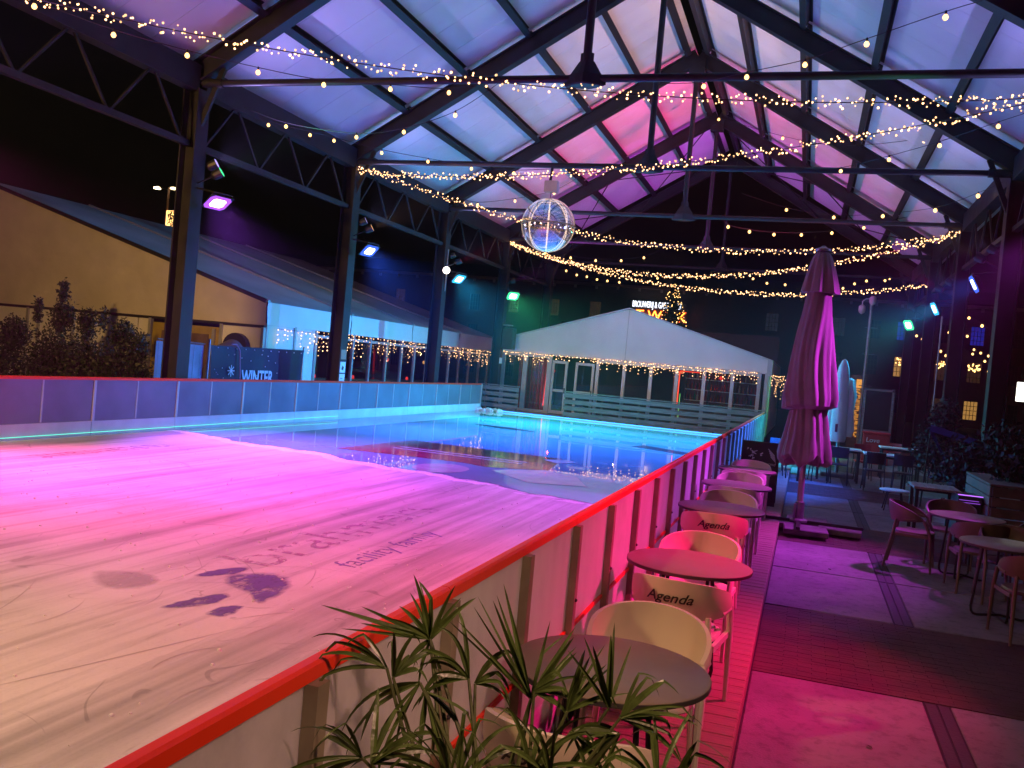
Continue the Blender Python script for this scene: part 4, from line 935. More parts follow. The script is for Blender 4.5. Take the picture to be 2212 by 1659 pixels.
FEST=[[(-9.8,9.0,6.09),(-9.17,9.7,5.97),(-8.54,10.4,5.93),(-7.87,11.1,5.92),(-7.21,11.8,5.96),(-6.47,12.5,6.11),(-5.8,13.2,6.27),(-5.18,13.9,6.63)],
[(-5.18,13.9,6.61),(-6.07,14.16,6.19),(-7.13,14.42,5.97),(-8.2,14.68,5.94),(-9.87,14.94,6.2),(-11.16,15.2,6.62)],
[(-10.92,15.9,6.49),(-10.28,16.46,6.44),(-10.03,17.01,6.47),(-9.17,17.57,6.36),(-8.32,18.13,6.32),(-7.51,18.69,6.31),(-6.7,19.24,6.35),(-5.12,19.8,6.59)],
[(-5.16,20.0,6.56),(-6.31,21.25,6.33),(-7.73,22.5,6.34),(-9.26,23.75,6.44),(-10.38,25.0,6.8)],
[(1.49,11.5,6.67),(1.16,11.88,6.71),(0.31,12.27,6.55),(-0.43,12.65,6.43),(-1.21,13.03,6.4),(-1.85,13.42,6.4),(-2.46,13.8,6.5)],
[(3.03,14.3,6.37),(2.4,15.4,6.38),(1.72,16.5,6.36),(1.02,17.6,6.38),(0.23,18.7,6.41),(-0.47,19.8,6.63)],
[(-3.76,31.8,11.13),(-1.43,28.98,9.75),(0.27,26.15,8.75),(2.09,23.32,8.22),(3.13,20.5,7.82)],
[(-2.66,31.0,8.36),(-1.12,29.2,7.59),(0.27,27.4,7.08),(1.47,25.6,6.83),(2.53,23.8,6.68),(3.17,22.0,6.68),(3.56,20.2,6.66)],
[(-2.91,26.0,6.79),(-2.6,26.71,6.58),(-2.04,27.43,6.58),(-1.37,28.14,6.64),(-0.6,28.86,6.78),(0.28,29.57,6.99),(1.22,30.29,7.31),(2.51,31.0,7.76)],
[(-10.6,31.9,6.71),(-9.76,32.42,6.3),(-8.9,32.93,6.23),(-8.05,33.45,6.24),(-7.18,33.97,6.35),(-6.41,34.48,6.57),(-5.48,35.0,7.06)],
[(-10.94,37.7,6.41),(-10.34,37.73,6.26),(-9.86,37.75,6.11),(-9.41,37.77,6.06),(-8.96,37.8,5.97),(-8.51,37.83,5.94),(-7.99,37.85,5.91),(-6.39,37.88,6.18),(-4.91,37.9,6.75)],
[(-3.76,37.8,6.7),(-3.0,37.8,6.51),(-2.49,37.8,6.37),(-1.93,37.8,6.22),(-1.22,37.8,6.2),(-0.46,37.8,6.39),(0.58,37.8,6.56)],
[(-1.25,37.9,7.22),(0.98,37.9,6.2),(1.39,37.9,6.4),(1.82,37.9,6.54),(2.49,37.9,6.59),(2.65,37.9,6.68),(3.22,37.9,7.44)],
[(3.86,40.0,4.76),(3.93,39.0,4.6),(4.04,38.0,4.43),(4.25,37.0,4.16),(4.48,36.0,3.91),(4.54,35.0,3.72),(4.5,34.0,3.61)],
[(4.81,36.0,5.4),(4.93,33.5,4.97),(4.95,31.0,4.54),(4.86,28.5,4.11),(4.65,26.0,3.76)],
[(5.07,40.0,4.97),(5.08,39.0,4.82),(5.24,38.0,4.61),(5.45,37.0,4.59),(5.63,36.0,4.76)],
[(6.52,44.0,4.64),(6.57,42.5,4.41),(6.6,41.0,4.21),(6.64,39.5,4.04),(6.66,38.0,3.94)],
[(6.13,42.0,4.36),(6.23,40.5,4.12),(6.45,39.0,3.8),(6.5,37.5,3.32),(6.5,36.0,3.06)],
[(6.53,46.0,3.93),(6.73,44.5,3.78),(6.94,43.0,3.61),(7.03,41.5,3.5),(7.1,40.0,3.45)]]
FLAB = ['from the near left eave to the nearest tie rod','dipping left from the nearest tie rod to the eave beam','along the left eave to the second tie rod','from the second tie rod toward the third left column','rising to the upper right picture corner','from the right edge down to the second tie rod','hanging from the third ridge plate to the right','sagging under the far right rafters','below the third tie rod','at the far left under the fourth tie rod','in the far gable opening, left','in the far gable opening, middle','in the far gable opening, right','beyond the terrace behind the green floodlight','beyond the terrace under the blue floodlight','highest of the far terrace strings','over the lit windows beyond the terrace','second lowest of the far terrace strings','lowest of the far terrace strings']
bulb_me = {}
for fi, P in enumerate(FEST):
    pts = [V(p) for p in P]
    t = thing('festoon_lights', 'festoon string of round bulbs '+FLAB[fi], 'festoon lights', pts[0], 'festoon bulb strings')
    cat = []
    for i in range(len(pts)-1):
        a = pts[i]; b_ = pts[i+1]; p_ = pts[max(i-1,0)]; q = pts[min(i+2,len(pts)-1)]
        for k in range(6):
            u = k/6; cat.append(.5*((2*a)+(b_-p_)*u+(2*p_-5*a+4*b_-q)*u*u+(-p_+3*a-3*b_+q)*u**3))
    cat.append(pts[-1]); MB().tube([c+V((0,0,.05)) for c in cat], .006, 4).build('cable', M['wire'], t)
    far = pts[0].y > 24
    rr = .034 if not far else .045
    key = rr
    if key not in bulb_me: bulb_me[key] = (MB().lathe([(.004,-rr*1.1),(rr*.7,-rr*.8),(rr,-.1*rr),(rr*.75,rr*.6),(rr*.4,rr)], 8).mesh('bulb', M['bulb'], True), MB().lathe([(rr*.42,rr),(rr*.42,rr+.04),(.006,rr+.05)], 6).mesh('socket', M['wire']))
    s0 = 0 if fi in (0,2,6,13) else 1
    for p in pts[s0:-1] if fi not in (2,) else pts[:-1]:
        b = obj('bulb', bulb_me[key][0], t, p-V((0,0,.02))); obj('socket', bulb_me[key][1], b)
# ------------------------------------------------------------------ clear light ball
BC_ = V((-5.99,19.92,5.30)); BR = .62
bb = thing('light_ball', 'large clear light ball hanging from the second tie rod', 'ball', (BC_.x,BC_.y,BC_.z-BR))
gm = bpy.data.materials.new('clear ball skin'); gm.use_nodes = True; nt = gm.node_tree; nt.nodes.clear(); N = nt.nodes.new; L = nt.links.new
tp = N('ShaderNodeBsdfTransparent'); gl = N('ShaderNodeBsdfGlossy'); gl.inputs['Roughness'].default_value = .03; gl.inputs[0].default_value = (.9,.92,1,1)
lw = N('ShaderNodeLayerWeight'); lw.inputs[0].default_value = .42; mr = N('ShaderNodeMapRange'); mr.inputs['To Min'].default_value = .42; mr.inputs['To Max'].default_value = .95; L(lw.outputs['Facing'], mr.inputs[0])
mx = N('ShaderNodeMixShader'); L(mr.outputs[0], mx.inputs[0]); L(tp.outputs[0], mx.inputs[1]); L(gl.outputs[0], mx.inputs[2]); oo = N('ShaderNodeOutputMaterial'); L(mx.outputs[0], oo.inputs[0])
MB().ball(BC_, BR, 48, 32).build('skin', gm, bb, True)
eb = emis('ball led', (1,.7,.5), 2.4)
for k in range(8):
    a = 2*math.pi*(k+.35)/8; pts = [BC_+V((math.sin(R(t_))*math.cos(a), math.sin(R(t_))*math.sin(a), math.cos(R(t_))))*(BR*.985) for t_ in range(6,176,8)]
    MB().tube(pts, .0075, 5).build('led_strip', eb, bb)
MB().tube([BC_+V((math.cos(2*math.pi*k/40),math.sin(2*math.pi*k/40),0))*(BR*1.004) for k in range(40)], .018, 6, True).build('equator_band', mat('brass band', (.5,.33,.14), .3, .8), bb, True)
MB().bevbox(BC_.x-.16,BC_.x+.16,BC_.y-.08,BC_.y+.08,BC_.z+.76,BC_.z+1.02,.01).build('motor_box', mat('beige box', (.62,.52,.36), .6, 0, .1, 6), bb)
MB().tube([(BC_.x-.04,BC_.y,BC_.z+1.0),(BC_.x-.02,BC_.y,BC_.z+1.34)], .035, 8).build('hanger', M['dark'], bb)
MB().tube([(BC_.x,BC_.y,BC_.z+.6),(BC_.x,BC_.y,BC_.z+.78)], .012, 6).build('hook_rod', M['zinc'], bb)

# ------------------------------------------------------------------ cafe furniture
def make_table():
    t = thing('cafe_table', 'x', 'table'); D = .415
    MB().lathe([(D-.012,.0),(D,.004),(D,.02),(D-.006,.024)][::1], 40, (0,0,.716)).build('table_top', M['top'], t, True)
    MB().lathe([(D-.02,-.004),(D+.0015,-.002),(D+.0018,.017),(D-.001,.019)], 40, (0,0,.716)).build('edge_band', M['edge'], t, True)
    for a in (R(45), R(135)):
        c, s_ = math.cos(a), math.sin(a)
        prof = [(-.20,.71),(-.235,.35),(-.262,.09),(-.255,.045),(-.235,.02),(-.20,.013),(0,.013 if a < 1 else .036),(.20,.013),(.235,.02),(.255,.045),(.262,.09),(.235,.35),(.20,.71)]
        MB().tube([(q*c,q*s_,z) for q,z in prof], .0125, 8).build('leg_frame', M['leg'], t, True)
    MB().beam((-.2*.7,-.2*.7,.705),(.2*.7,.2*.7,.705),.03,.012).build('top_support', M['leg'], t)
    return t
def make_chair(lettered, shell=None, frame=None):
    t = thing('cafe_armchair', 'x', 'chair')
    # back band wrapping round the sitter; chair faces +y, back at -y
    nth, nz = 28, 6; A = R(112); rx, ry = .275, .26; vs = []; fs = []
    def zt(u): return .805-.155*abs(u)**2.2
    def zb(u): return .565+.045*abs(u)**1.4
    th = .011
    for lay in (0,1):
        for i in range(nth+1):
            u = -1+2*i/nth; a = u*A
            for j in range(nz+1):
                v = j/nz; z = zb(u)*(1-v)+zt(u)*v; lean = .05*v*(1-abs(u)); bul = .012*math.sin(v*math.pi)
                rr = (1 if lay else -1)*th + lean + bul
                vs.append((math.sin(a)*(rx+rr), -math.cos(a)*(ry+rr) - (.0), z))
    W_ = nz+1; off = (nth+1)*W_
    for i in range(nth):
        for j in range(nz):
            a = i*W_+j; fs.append((a,a+1,a+W_+1,a+W_)); b = off+a; fs.append((b,b+W_,b+W_+1,b+1))
    for i in range(nth):
        a = i*W_; fs.append((a,a+W_,off+a+W_,off+a)); b = a+nz; fs.append((b,off+b,off+b+W_,b+W_))
    for j in range(nz):
        fs.append((j,off+j,off+j+1,j+1)); b = nth*W_+j; fs.append((b,b+1,off+b+1,off+b))
    back = MB().add(vs, fs).build('backrest', shell or M['shell'], t, True)
    if lettered:
        me = text_mesh('Agenda', .085, M['ink'], .0, .35, offset=.0012)
        for v in me.vertices:
            x, z = v.co.x, v.co.y; a = x/(ry+.04); vv = (z+.71-.565)/.24
            rr = th+.05*vv+.014+.002
            v.co = V((math.sin(a)*(rx+rr), -math.cos(a)*(ry+rr), .70+z))
        obj('lettering', me, back)
    # seat
    bm = bmesh.new(); ring = []
    mb = MB(); n = 28; vs = []; fs = []
    def sq(a, r_): 
        c, s_ = math.cos(a), math.sin(a); p = 3.2; k = (abs(c)**p+abs(s_)**p)**(-1/p); return c*k*.235*r_, s_*k*.225*r_
    prof = [(.3,.432),(.96,.43),(1,.44),(1,.452),(.97,.462),(.8,.458),(.3,.45)]
    for r_, z in prof:
        for k in range(n): x, y_ = sq(2*math.pi*k/n, r_); vs.append((x,y_+.01,z))
    for i in range(len(prof)-1):
        for k in range(n): fs.append((i*n+k,i*n+(k+1)%n,(i+1)*n+(k+1)%n,(i+1)*n+k))
    fs.append(tuple(range(n-1,-1,-1))); fs.append(tuple((len(prof)-1)*n+k for k in range(n)))
    mb.add(vs, fs).build('seat', frame or M['chair'], t, True); bm.free()
    if lettered: 
        mb = MB(); vs = []; fs = []
        prof = [(.8,.4605),(.86,.468),(.84,.482),(.7,.486)]
        for r_, z in prof:
            for k in range(n): x, y_ = sq(2*math.pi*k/n, r_); vs.append((x,y_+.015,z))
        for i in range(len(prof)-1):
            for k in range(n): fs.append((i*n+k,i*n+(k+1)%n,(i+1)*n+(k+1)%n,(i+1)*n+k))
        fs.append(tuple((len(prof)-1)*n+k for k in range(n))); mb.add(vs, fs).build('cushion', M['cushion'], t, True)
    for sx in (-1,1):
        MB().tube([(sx*.265,.235,0),(sx*.262,.20,.44),(sx*.268,.12,.615),(sx*.262,.09,.635)], [.014,.02,.02,.014], 8).build('leg', frame or M['chair'], t, True)
        MB().tube([(sx*.25,-.30,0),(sx*.228,-.22,.44),(sx*.215,-.2,.6)], [.014,.021,.018], 8).build('leg', frame or M['chair'], t, True)
        MB().beam((sx*.25,-.2,.425),(sx*.25,.19,.425),.025,.035).build('side_rail', frame or M['chair'], t)
        MB().tube([(sx*.262,.1,.628),(sx*.285,.0,.63),(sx*.27,-.1,.61)], [.016,.02,.014], 8).build('armrest', frame or M['chair'], t, True)
    return t
tp0 = make_table(); chL = make_chair(True); chP = make_chair(False); DM = mat('brown chair', (.13,.09,.07), .5, 0, .15, 6); chD = make_chair(False, DM, DM)  # DM: chair colour darkened to paint in the low light on the terrace
used = set()
def place(tpl, loc, rz, label, group):
    o = tpl if id(tpl) not in used else copy_tree(tpl); used.add(id(tpl))
    o.location = loc; o.rotation_euler = (0,0,rz); o['label'] = label; o['group'] = group; return o
DZ = .122
ORD = ('first','second','third','fourth','fifth')
TB = [(-.67,3.72),(-.64,6.12),(-.685,9.0),(-.70,11.2),(-.71,13.35)]
TL = ['round taupe table nearest the camera, behind the palm leaves','second round table along the rink barrier from the camera','third round table along the rink barrier, lit red','fourth round table along the rink barrier','round table farthest along the barrier, in front of the black sign']
for i,(x,y) in enumerate(TB):
    place(tp0, (x,y,DZ), R(12*i), TL[i], 'round cafe tables along the barrier')
    place(chP, (x+(.06,.0,.02,.0,.02)[i], y+(.60,.62,.66,.62,.62)[i], DZ), R(180+(6,-4,5,-3,2)[i]), 'cream armchair on the far side of the '+ORD[i]+' barrier table, back rounded toward the camera', 'cafe armchairs along the barrier')
    if i < 4 or True:
        place(chL, (x+(.0,.04,.0,.03,.0)[i], y-(.66,.60,.62,.6,.6)[i], DZ), R((-6,-8,3,-4,2)[i]), 'cream armchair with script lettering on its back, near side of the '+ORD[i]+' barrier table', 'lettered armchairs along the barrier')
# A-board
ab = thing('sandwich_board', 'black sandwich board with chalk drawings at the end of the deck', 'sign', (-.62,15.6,DZ))
def ap(x, h, s_): return V((x, 15.55+s_*(.26-.22*h), DZ+h*1.02))
for s_ in (-1,1):
    vs = [ap(-.93,0,s_),ap(-.33,0,s_),ap(-.33,1,s_),ap(-.93,1,s_)]; vs += [v+V((0,.02,0)) for v in vs]
    MB().add(vs, [(0,1,2,3),(7,6,5,4),(0,4,5,1),(1,5,6,2),(2,6,7,3),(3,7,4,0)]).build('board', M['black'], ab)
rnd = random.Random(12); mb = MB()
def stroke(x0,h0,x1,h1,w=.012):
    a = ap(x0,h0,-1)+V((0,-.004,0)); b_ = ap(x1,h1,-1)+V((0,-.004,0)); mb.beam(a,b_,w,.002,(0,1,0))
for c in ((-.8,.87),(-.73,.83),(-.78,.77),(-.71,.73)):
    for k in range(5): stroke(c[0]+rnd.uniform(-.05,.05),c[1]+rnd.uniform(-.03,.03),c[0]+rnd.uniform(-.05,.05),c[1]+rnd.uniform(-.03,.03))
for k in range(5): stroke(-.51+.012*k,.9-.03*k,-.40+.006*k,.80-.025*k)
stroke(-.63,.80,-.59,.83,.02); stroke(-.63,.78,-.60,.79,.014)
mb.build('chalk_drawing', M['chalk'], ab)
obj('lettering', text_mesh('Deze hele avond', .075, M['chalk'], 0, .2, mat4=frame4(ap(-.63,.66,-1)+V((0,-.006,0)),(1,0,0),(0,.21,1))), ab)
obj('lettering', text_mesh('warme drankjes', .055, M['chalk'], 0, .2, mat4=frame4(ap(-.6,.58,-1)+V((0,-.006,0)),(1,0,0),(0,.21,1))), ab)
# ------------------------------------------------------------------ parasols
pr = thing('parasol', 'tall closed taupe parasol on a slab base beside the deck', 'parasol', (.06,13.95,0))
PX, PY = .06, 13.95
def fold(nf, depth, ph, tw=.3):
    return lambda r,z,a,i: r*(1+depth*math.sin(nf*a+ph+tw*z)+.35*depth*math.sin((2*nf+1)*a+1.7*ph+z*.8)) 
prof = [(.06,1.06),(.30,1.02),(.345,1.07),(.33,1.2),(.29,1.4),(.26,1.62),(.235,1.76),(.225,1.80),(.27,1.82),(.345,1.86),(.355,1.98),(.32,2.3),(.285,2.6),(.25,2.9),(.21,3.2),(.175,3.5),(.15,3.7),(.1,4.0),(.07,4.06)]
prof = [(r*.98,z) for r,z in prof]
pp = []
for i in range(len(prof)-1):
    for k in range(3): t = k/3; pp.append((prof[i][0]*(1-t)+prof[i+1][0]*t, prof[i][1]*(1-t)+prof[i+1][1]*t))
pp.append(prof[-1])
def pmod(r,z,a,i):
    d = min(1,max(.10,(3.95-z)/1.6)); w = a+.22*math.sin(1.3*z+a)+.1*math.sin(3*z)
    f = .16*(abs(math.sin(2.5*w+.5))**.55-.62)+.085*math.sin(5*w+1.1+.4*z)+.05*math.sin(9*w-.6*z+2)+.03*math.sin(17*w+z)
    return r*(1+d*f*1.25)
mbp = MB().lathe(pp, 120, (PX-.02,PY,0), pmod)
mbp.v = [(x,y,z+(.07*math.sin(5*math.atan2(y-PY,x-PX)+.6)+.03*math.sin(11*math.atan2(y-PY,x-PX)))*max(0,1-(z-1.0)/.35) if z < 1.35 else z-.10*max(0,math.cos(math.atan2(y-PY,x-PX)-2.7))*max(0,1-abs(z-1.86)/.1)) for x,y,z in mbp.v]
mbp.build('canopy', M['mauve'], pr, True)
vprof = [(.262,3.50),(.25,3.56),(.225,3.68),(.19,3.85),(.13,4.04),(.085,4.10)]
vp = []
for i in range(len(vprof)-1):
    for k in range(2): t = k/2; vp.append((vprof[i][0]*(1-t)+vprof[i+1][0]*t, vprof[i][1]*(1-t)+vprof[i+1][1]*t))
vp.append(vprof[-1])
MB().lathe(vp, 72, (PX-.02,PY,0), lambda r,z,a,i: r*(1+.10*math.sin(7*a+1)*min(1,(4.15-z)*2)+.04*math.sin(15*a))).build('vent_cap', M['mauve'], pr, True)
MB().lathe([(.08,4.1),(.115,4.12),(.115,4.15),(.06,4.17),(.02,4.2)], 20, (PX-.02,PY,0)).build('finial', M['zinc'], pr, True)
MB().lathe([(.19,1.77),(.2,1.79),(.2,1.82),(.19,1.84)], 24, (PX-.02,PY,0), lambda r,z,a,i: r*1.02).build('tie_strap', M['mauve'], pr, True)
MB().tube([(PX,PY,.1),(PX-.01,PY,1.2)], .045, 12).build('pole', mat('parasol pole', (.42,.36,.37), .4, .3), pr, True)
MB().lathe([(.13,.13),(.13,.16),(.07,.18),(.065,.42),(.05,.43)], 16, (PX,PY,0)).build('pole_socket', M['zinc'], pr, True)
MB().box(PX-.08,PX-.05,PY-.12,PY-.06,.16,.4).build('clamp_handle', M['zinc'], pr)
for dx, dy, rz in ((-.02,-.6,.05),(.62,.02,-.06),(-.62,.05,.04),(.0,.62,.0)):
    s_ = MB().bevbox(-.3,.3,-.28,.28,0,.085,.012).build('ballast_slab', M['concreteblock'], pr); s_.location = (PX+dx*.75+.12,PY+dy*.75,.035); s_.rotation_euler = (0,0,rz)
MB().beam((PX-.6,PY,.14),(PX+.9,PY,.14),.06,.04).beam((PX,PY-.8,.141),(PX,PY+.8,.141),.06,.04).build('base_cross', M['dark'], pr)
p2 = thing('parasol', 'closed parasol in a white cover standing farther back on the terrace', 'parasol', (.9,23.6,0))
prof = [(.05,.9),(.17,.86),(.19,.95),(.185,1.4),(.175,2.0),(.155,2.45),(.12,2.7),(.06,2.86),(.01,2.9)]
MB().lathe(prof, 40, (.82,23.6,0), lambda r,z,a,i: r*(1+.06*math.sin(5*a+z*2))).build('cover', M['cover'], p2, True)
MB().lathe([(.02,1.05),(.14,1.0),(.18,1.2),(.15,1.6),(.17,2.0),(.1,2.4),(.02,2.45)], 24, (1.0,23.72,0), lambda r,z,a,i: r*(1+.2*math.sin(4*a+z*3))).build('canopy', M['cover'], p2, True)
MB().lathe([(.02,1.1),(.1,1.02),(.14,1.25),(.1,1.65),(.1,2.1),(.02,2.3)], 24, (.66,23.75,0), lambda r,z,a,i: r*(1+.2*math.sin(4*a+z*3))).build('canopy', M['cover'], p2, True)
MB().box(.74,.8,23.4,23.42,1.1,1.3).build('emblem', mat('maroon label', (.2,.03,.1), .6), p2)
MB().tube([(.88,23.6,.05),(.84,23.6,.95)], .045, 10).build('pole', M['zinc'], p2, True)
MB().bevbox(.5,1.25,23.25,24.0,0,.1,.02).build('base_plate', M['concreteblock'], p2)

# ------------------------------------------------------------------ right-hand terrace
for i,(x,y) in enumerate(((1.96,11.95),(2.0,9.95))):
    place(tp0, (x,y,.002), R(20+30*i), ['round table with blue-lit top on the concrete terrace, farther one','round table with blue-grey top at the right picture edge'][i], 'round tables on the concrete terrace')
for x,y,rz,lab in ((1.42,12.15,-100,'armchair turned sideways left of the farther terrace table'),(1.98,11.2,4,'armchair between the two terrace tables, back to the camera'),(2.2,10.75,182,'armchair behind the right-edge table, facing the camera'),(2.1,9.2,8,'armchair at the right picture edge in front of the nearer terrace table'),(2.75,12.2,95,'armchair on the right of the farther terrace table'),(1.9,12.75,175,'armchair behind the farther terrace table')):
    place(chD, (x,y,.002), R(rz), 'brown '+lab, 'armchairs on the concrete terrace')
def simple_table(label, x0, x1, y0, y1, z, m, lm, group=None, n=5):
    t = thing('wooden_table', label, 'table', ((x0+x1)/2,(y0+y1)/2,0), group); w = (x1-x0)/n
    for k in range(n): MB().bevbox(x0+k*w+.004,x0+(k+1)*w-.004,y0,y1,z-.035,z,.004).build('plank', m, t)
    for x in (x0+.06,x1-.06):
        for y in (y0+.06,y1-.06): MB().box(x-.025,x+.025,y-.025,y+.025,0,z-.035).build('leg', lm, t)
    MB().box(x0+.06,x1-.06,(y0+y1)/2-.03,(y0+y1)/2+.03,z-.1,z-.036).build('rail', lm, t); return t
GT = 'tables at the back of the terrace'
simple_table('slatted wooden table left of the glowing display case', 1.72,2.4,15.3,16.1,.73,mat('pale slat', (.34,.27,.22), .6, 0, .3, 3),M['dark'],GT,7)
simple_table('white-edged table behind the low round stool', 1.35,2.3,21.6,22.3,.78,M['paper'],M['dark'],GT,3)
simple_table('white-edged table under the covered parasol', .35,1.35,22.3,22.9,.78,M['paper'],M['dark'],GT,3)
simple_table('white-edged table by the red crates', 1.9,2.9,24.6,25.2,.8,M['paper'],M['dark'],GT,3)
simple_table('dark table by the barrier end', -.75,.05,21.2,21.8,.76,mat('teal top', (.3,.36,.36), .4),M['dark'],GT,3)
def slim_chair(label, x, y, rz, m, group, seat=.46, back=.85):
    t = thing('terrace_chair', label, 'chair', (0,0,0), group)
    MB().bevbox(-.2,.2,-.2,.2,seat-.03,seat,.01).build('seat', m, t)
    vs = []; fs = []
    for i in range(9):
        u = -1+i/4
        for z in (seat+.14,back): 
            for th in (0,.015): vs.append((u*.2,-.2-.05*(z-seat)+.04*u*u+th,z))
    for i in range(8):
        a = i*4; fs += [(a,a+4,a+6,a+2),(a+1,a+3,a+7,a+5),(a+2,a+6,a+7,a+3),(a,a+1,a+5,a+4)]
    fs += [(0,2,3,1),(32,33,35,34)]
    MB().add(vs, fs).build('backrest', m, t)
    for sx in (-1,1):
        MB().tube([(sx*.21,.2,0),(sx*.18,.18,seat-.03)], .013, 6).build('leg', M['dark'], t); MB().tube([(sx*.21,-.24,0),(sx*.19,-.19,seat),(sx*.19,-.2,back-.1)], .013, 6).build('leg', M['dark'], t)
    t.location = (x,y,.002); t.rotation_euler = (0,0,R(rz)); return t
GC = 'chairs at the back of the terrace'
RP = M['redplastic']; DK = M['dark']
for x,y,rz,m,lab in ((.45,21.9,10,DK,'black chair left of the covered parasol, back to the camera'),(.85,21.75,-5,DK,'black chair in front of the covered parasol'),(1.45,23.6,185,RP,'red chair right of the covered parasol'),(1.55,21.2,4,DK,'black chair before the white-edged table'),(2.15,21.3,-8,DK,'black chair at the right end of the white-edged table'),(-.5,20.6,10,RP,'red chair just behind the black sandwich board'),(-.15,22.4,190,DK,'dark chair behind the red chair near the barrier end'),(-.55,22.3,170,mat('teal chair', (.1,.35,.4), .3),'teal chair at the far end of the barrier'),(2.3,25.8,170,RP,'red chair in front of the red crates'),(2.75,23.9,0,DK,'black chair at the back right of the terrace')):
    slim_chair(lab, x, y, rz, m, GC)
st_ = thing('side_stool', 'low round stool with splayed legs on the concrete', 'stool', (1.7,17.95,0))
MB().lathe([(.25,.36),(.26,.37),(.26,.385),(.24,.39)], 24, (1.7,17.95,0)).build('seat', M['paper'], st_, True)
for k in range(4): a = R(45+90*k); MB().tube([(1.7+.15*math.cos(a),17.95+.15*math.sin(a),.37),(1.7+.24*math.cos(a),17.95+.24*math.sin(a),0)], .012, 6).build('leg', M['dark'], st_)
# tall chalkboard
kb_ = thing('chalkboard_stand', 'tall blank blackboard in a wooden frame at the back of the terrace', 'board', (2.2,30,0))
MB().box(1.76,2.5,30.02,30.05,1.0,2.22).build('board', M['black'], kb_)
for x in (1.72,2.54): MB().box(x-.035,x+.035,30-.03,30.06,0,2.3).build('upright', M['wood'], kb_)
MB().box(1.69,2.57,29.97,30.06,2.22,2.28).build('top_bar', M['wood'], kb_); MB().box(1.75,2.51,29.98,30.06,.94,1.0).build('bottom_bar', M['wood'], kb_)
cr_ = thing('cool_box', 'red box with pale lettering below the tall blackboard', 'box', (2.2,29.4,0))
MB().bevbox(1.75,2.5,29.2,29.7,.0,.9,.02).build('body', RP, cr_); MB().bevbox(1.73,2.52,29.18,29.72,.9,.97,.02).build('lid', RP, cr_)
obj('lettering', text_mesh('Love', .2, M['paper'], 0, .1, mat4=frame4((2.02,29.19,.72),(1,0,0),(0,0,1))), cr_)
# orange light curtain in a window niche
oc = thing('light_curtain', 'glowing orange rippled light column right of the covered parasol', 'light', (1.9,37,0)); mb = MB(); rnd = random.Random(2)
for i in range(60):
    z = 2.6-i*.037; w = rnd.uniform(.08,.24); x = 1.72+rnd.uniform(0,.28-w*.6); mb.box(x,x+w,37+rnd.uniform(-.01,.01),37.01,z,z+rnd.uniform(.008,.022)) if i > 8 else mb.box(1.78,1.98,37,37.01,z,z+.03)
mb.build('ripples', emis('orange glow', (1,.42,.07), .9), oc); MB().box(1.6,2.15,37.03,37.08,0,2.8).build('back_board', M['woodv'], oc)
# planters and plants on the right
px = thing('planter_box', 'dark plank planter box at the right edge of the terrace', 'planter', (3.1,15,0))
for k in range(6): MB().bevbox(2.68,3.5,14.55,14.58,.03+k*.15,.165+k*.15,.004).build('plank', M['woodv'], px); MB().bevbox(2.65,2.68,14.58,16.6,.03+k*.15,.165+k*.15,.004).build('plank', M['woodv'], px)
MB().box(2.64,3.5,14.53,16.6,.93,.96).build('rim', M['woodv'], px)
dcase = thing('display_case', 'low case with glowing violet edges beside the slatted table', 'case', (2.5,15.2,0))
MB().box(2.3,2.62,14.9,15.6,.0,.7).build('body', M['dark'], dcase)
MB().beam((2.29,14.895,.72),(2.63,14.895,.72),.012,.012).build('edge_light', emis('violet led', (.5,.15,1), 1.6), dcase); MB().beam((2.31,14.895,.645),(2.58,14.895,.645),.008,.008).beam((2.30,14.895,.61),(2.6,14.895,.61),.008,.008).build('edge_light', emis('violet led dim', (.4,.1,.9), .7), dcase)
dm = mat('night foliage', (.016,.024,.014), .75, 0, .4, 5)
leafy('potted_bush', 'dark leafy bush behind the tall blackboard side of the terrace', 'plant', [(2.9,22.5,1.0,.6,.6,.8,1),(3.0,22.4,1.7,.4,.4,.5,.4)], dm, 1500, .12, 31, [[(2.9,22.5,0),(2.95,22.5,1.2)]], 'terrace bushes')
leafy('potted_bush', 'dark spreading bush over the slatted table', 'plant', [(2.9,17.6,.9,.75,.7,.7,1.2),(3.3,17.4,1.4,.5,.5,.5,.5)], dm, 1500, .12, 32, [[(2.9,17.6,0),(2.95,17.6,1)]], 'terrace bushes')
leafy('potted_bush', 'dark bush rising from the plank planter box', 'plant', [(3.1,15.6,1.2,.4,.7,.4,1)], dm, 900, .12, 33, [[(3.1,15.6,.9),(3.1,15.6,1.4)]], 'terrace bushes')
fa = thing('folded_awning', 'folded dark blue awning frame leaning among the terrace bushes', 'awning', (2.8,19,0))
bm_ = mat('dark blue cloth', (.02,.03,.12), .7)
MB().beam((2.35,19.2,1.55),(3.2,19.0,1.35),.08,.12).build('cloth_roll', bm_, fa); MB().beam((2.35,19.2,1.5),(2.7,19.2,.9),.04,.05).build('arm', bm_, fa); MB().beam((2.36,19.2,1.45),(2.3,19.2,.0),.03,.03).build('leg', M['dark'], fa); MB().beam((3.2,19.0,1.3),(3.25,19.0,.0),.03,.03).build('leg', M['dark'], fa)
cmn = thing('camera_mast', 'slim mast with two white dome cameras behind the terrace', 'mast', (2.2,36.5,0))
MB().tube([(2.0,36.5,0),(2.02,36.5,5.75)], .06, 8).build('pole', M['zinc'], cmn)
for z in (2.4,3.6,4.6): MB().tube([(1.85,36.5,z),(2.3,36.5,z)], .015, 5).build('crossbar', M['zinc'], cmn)
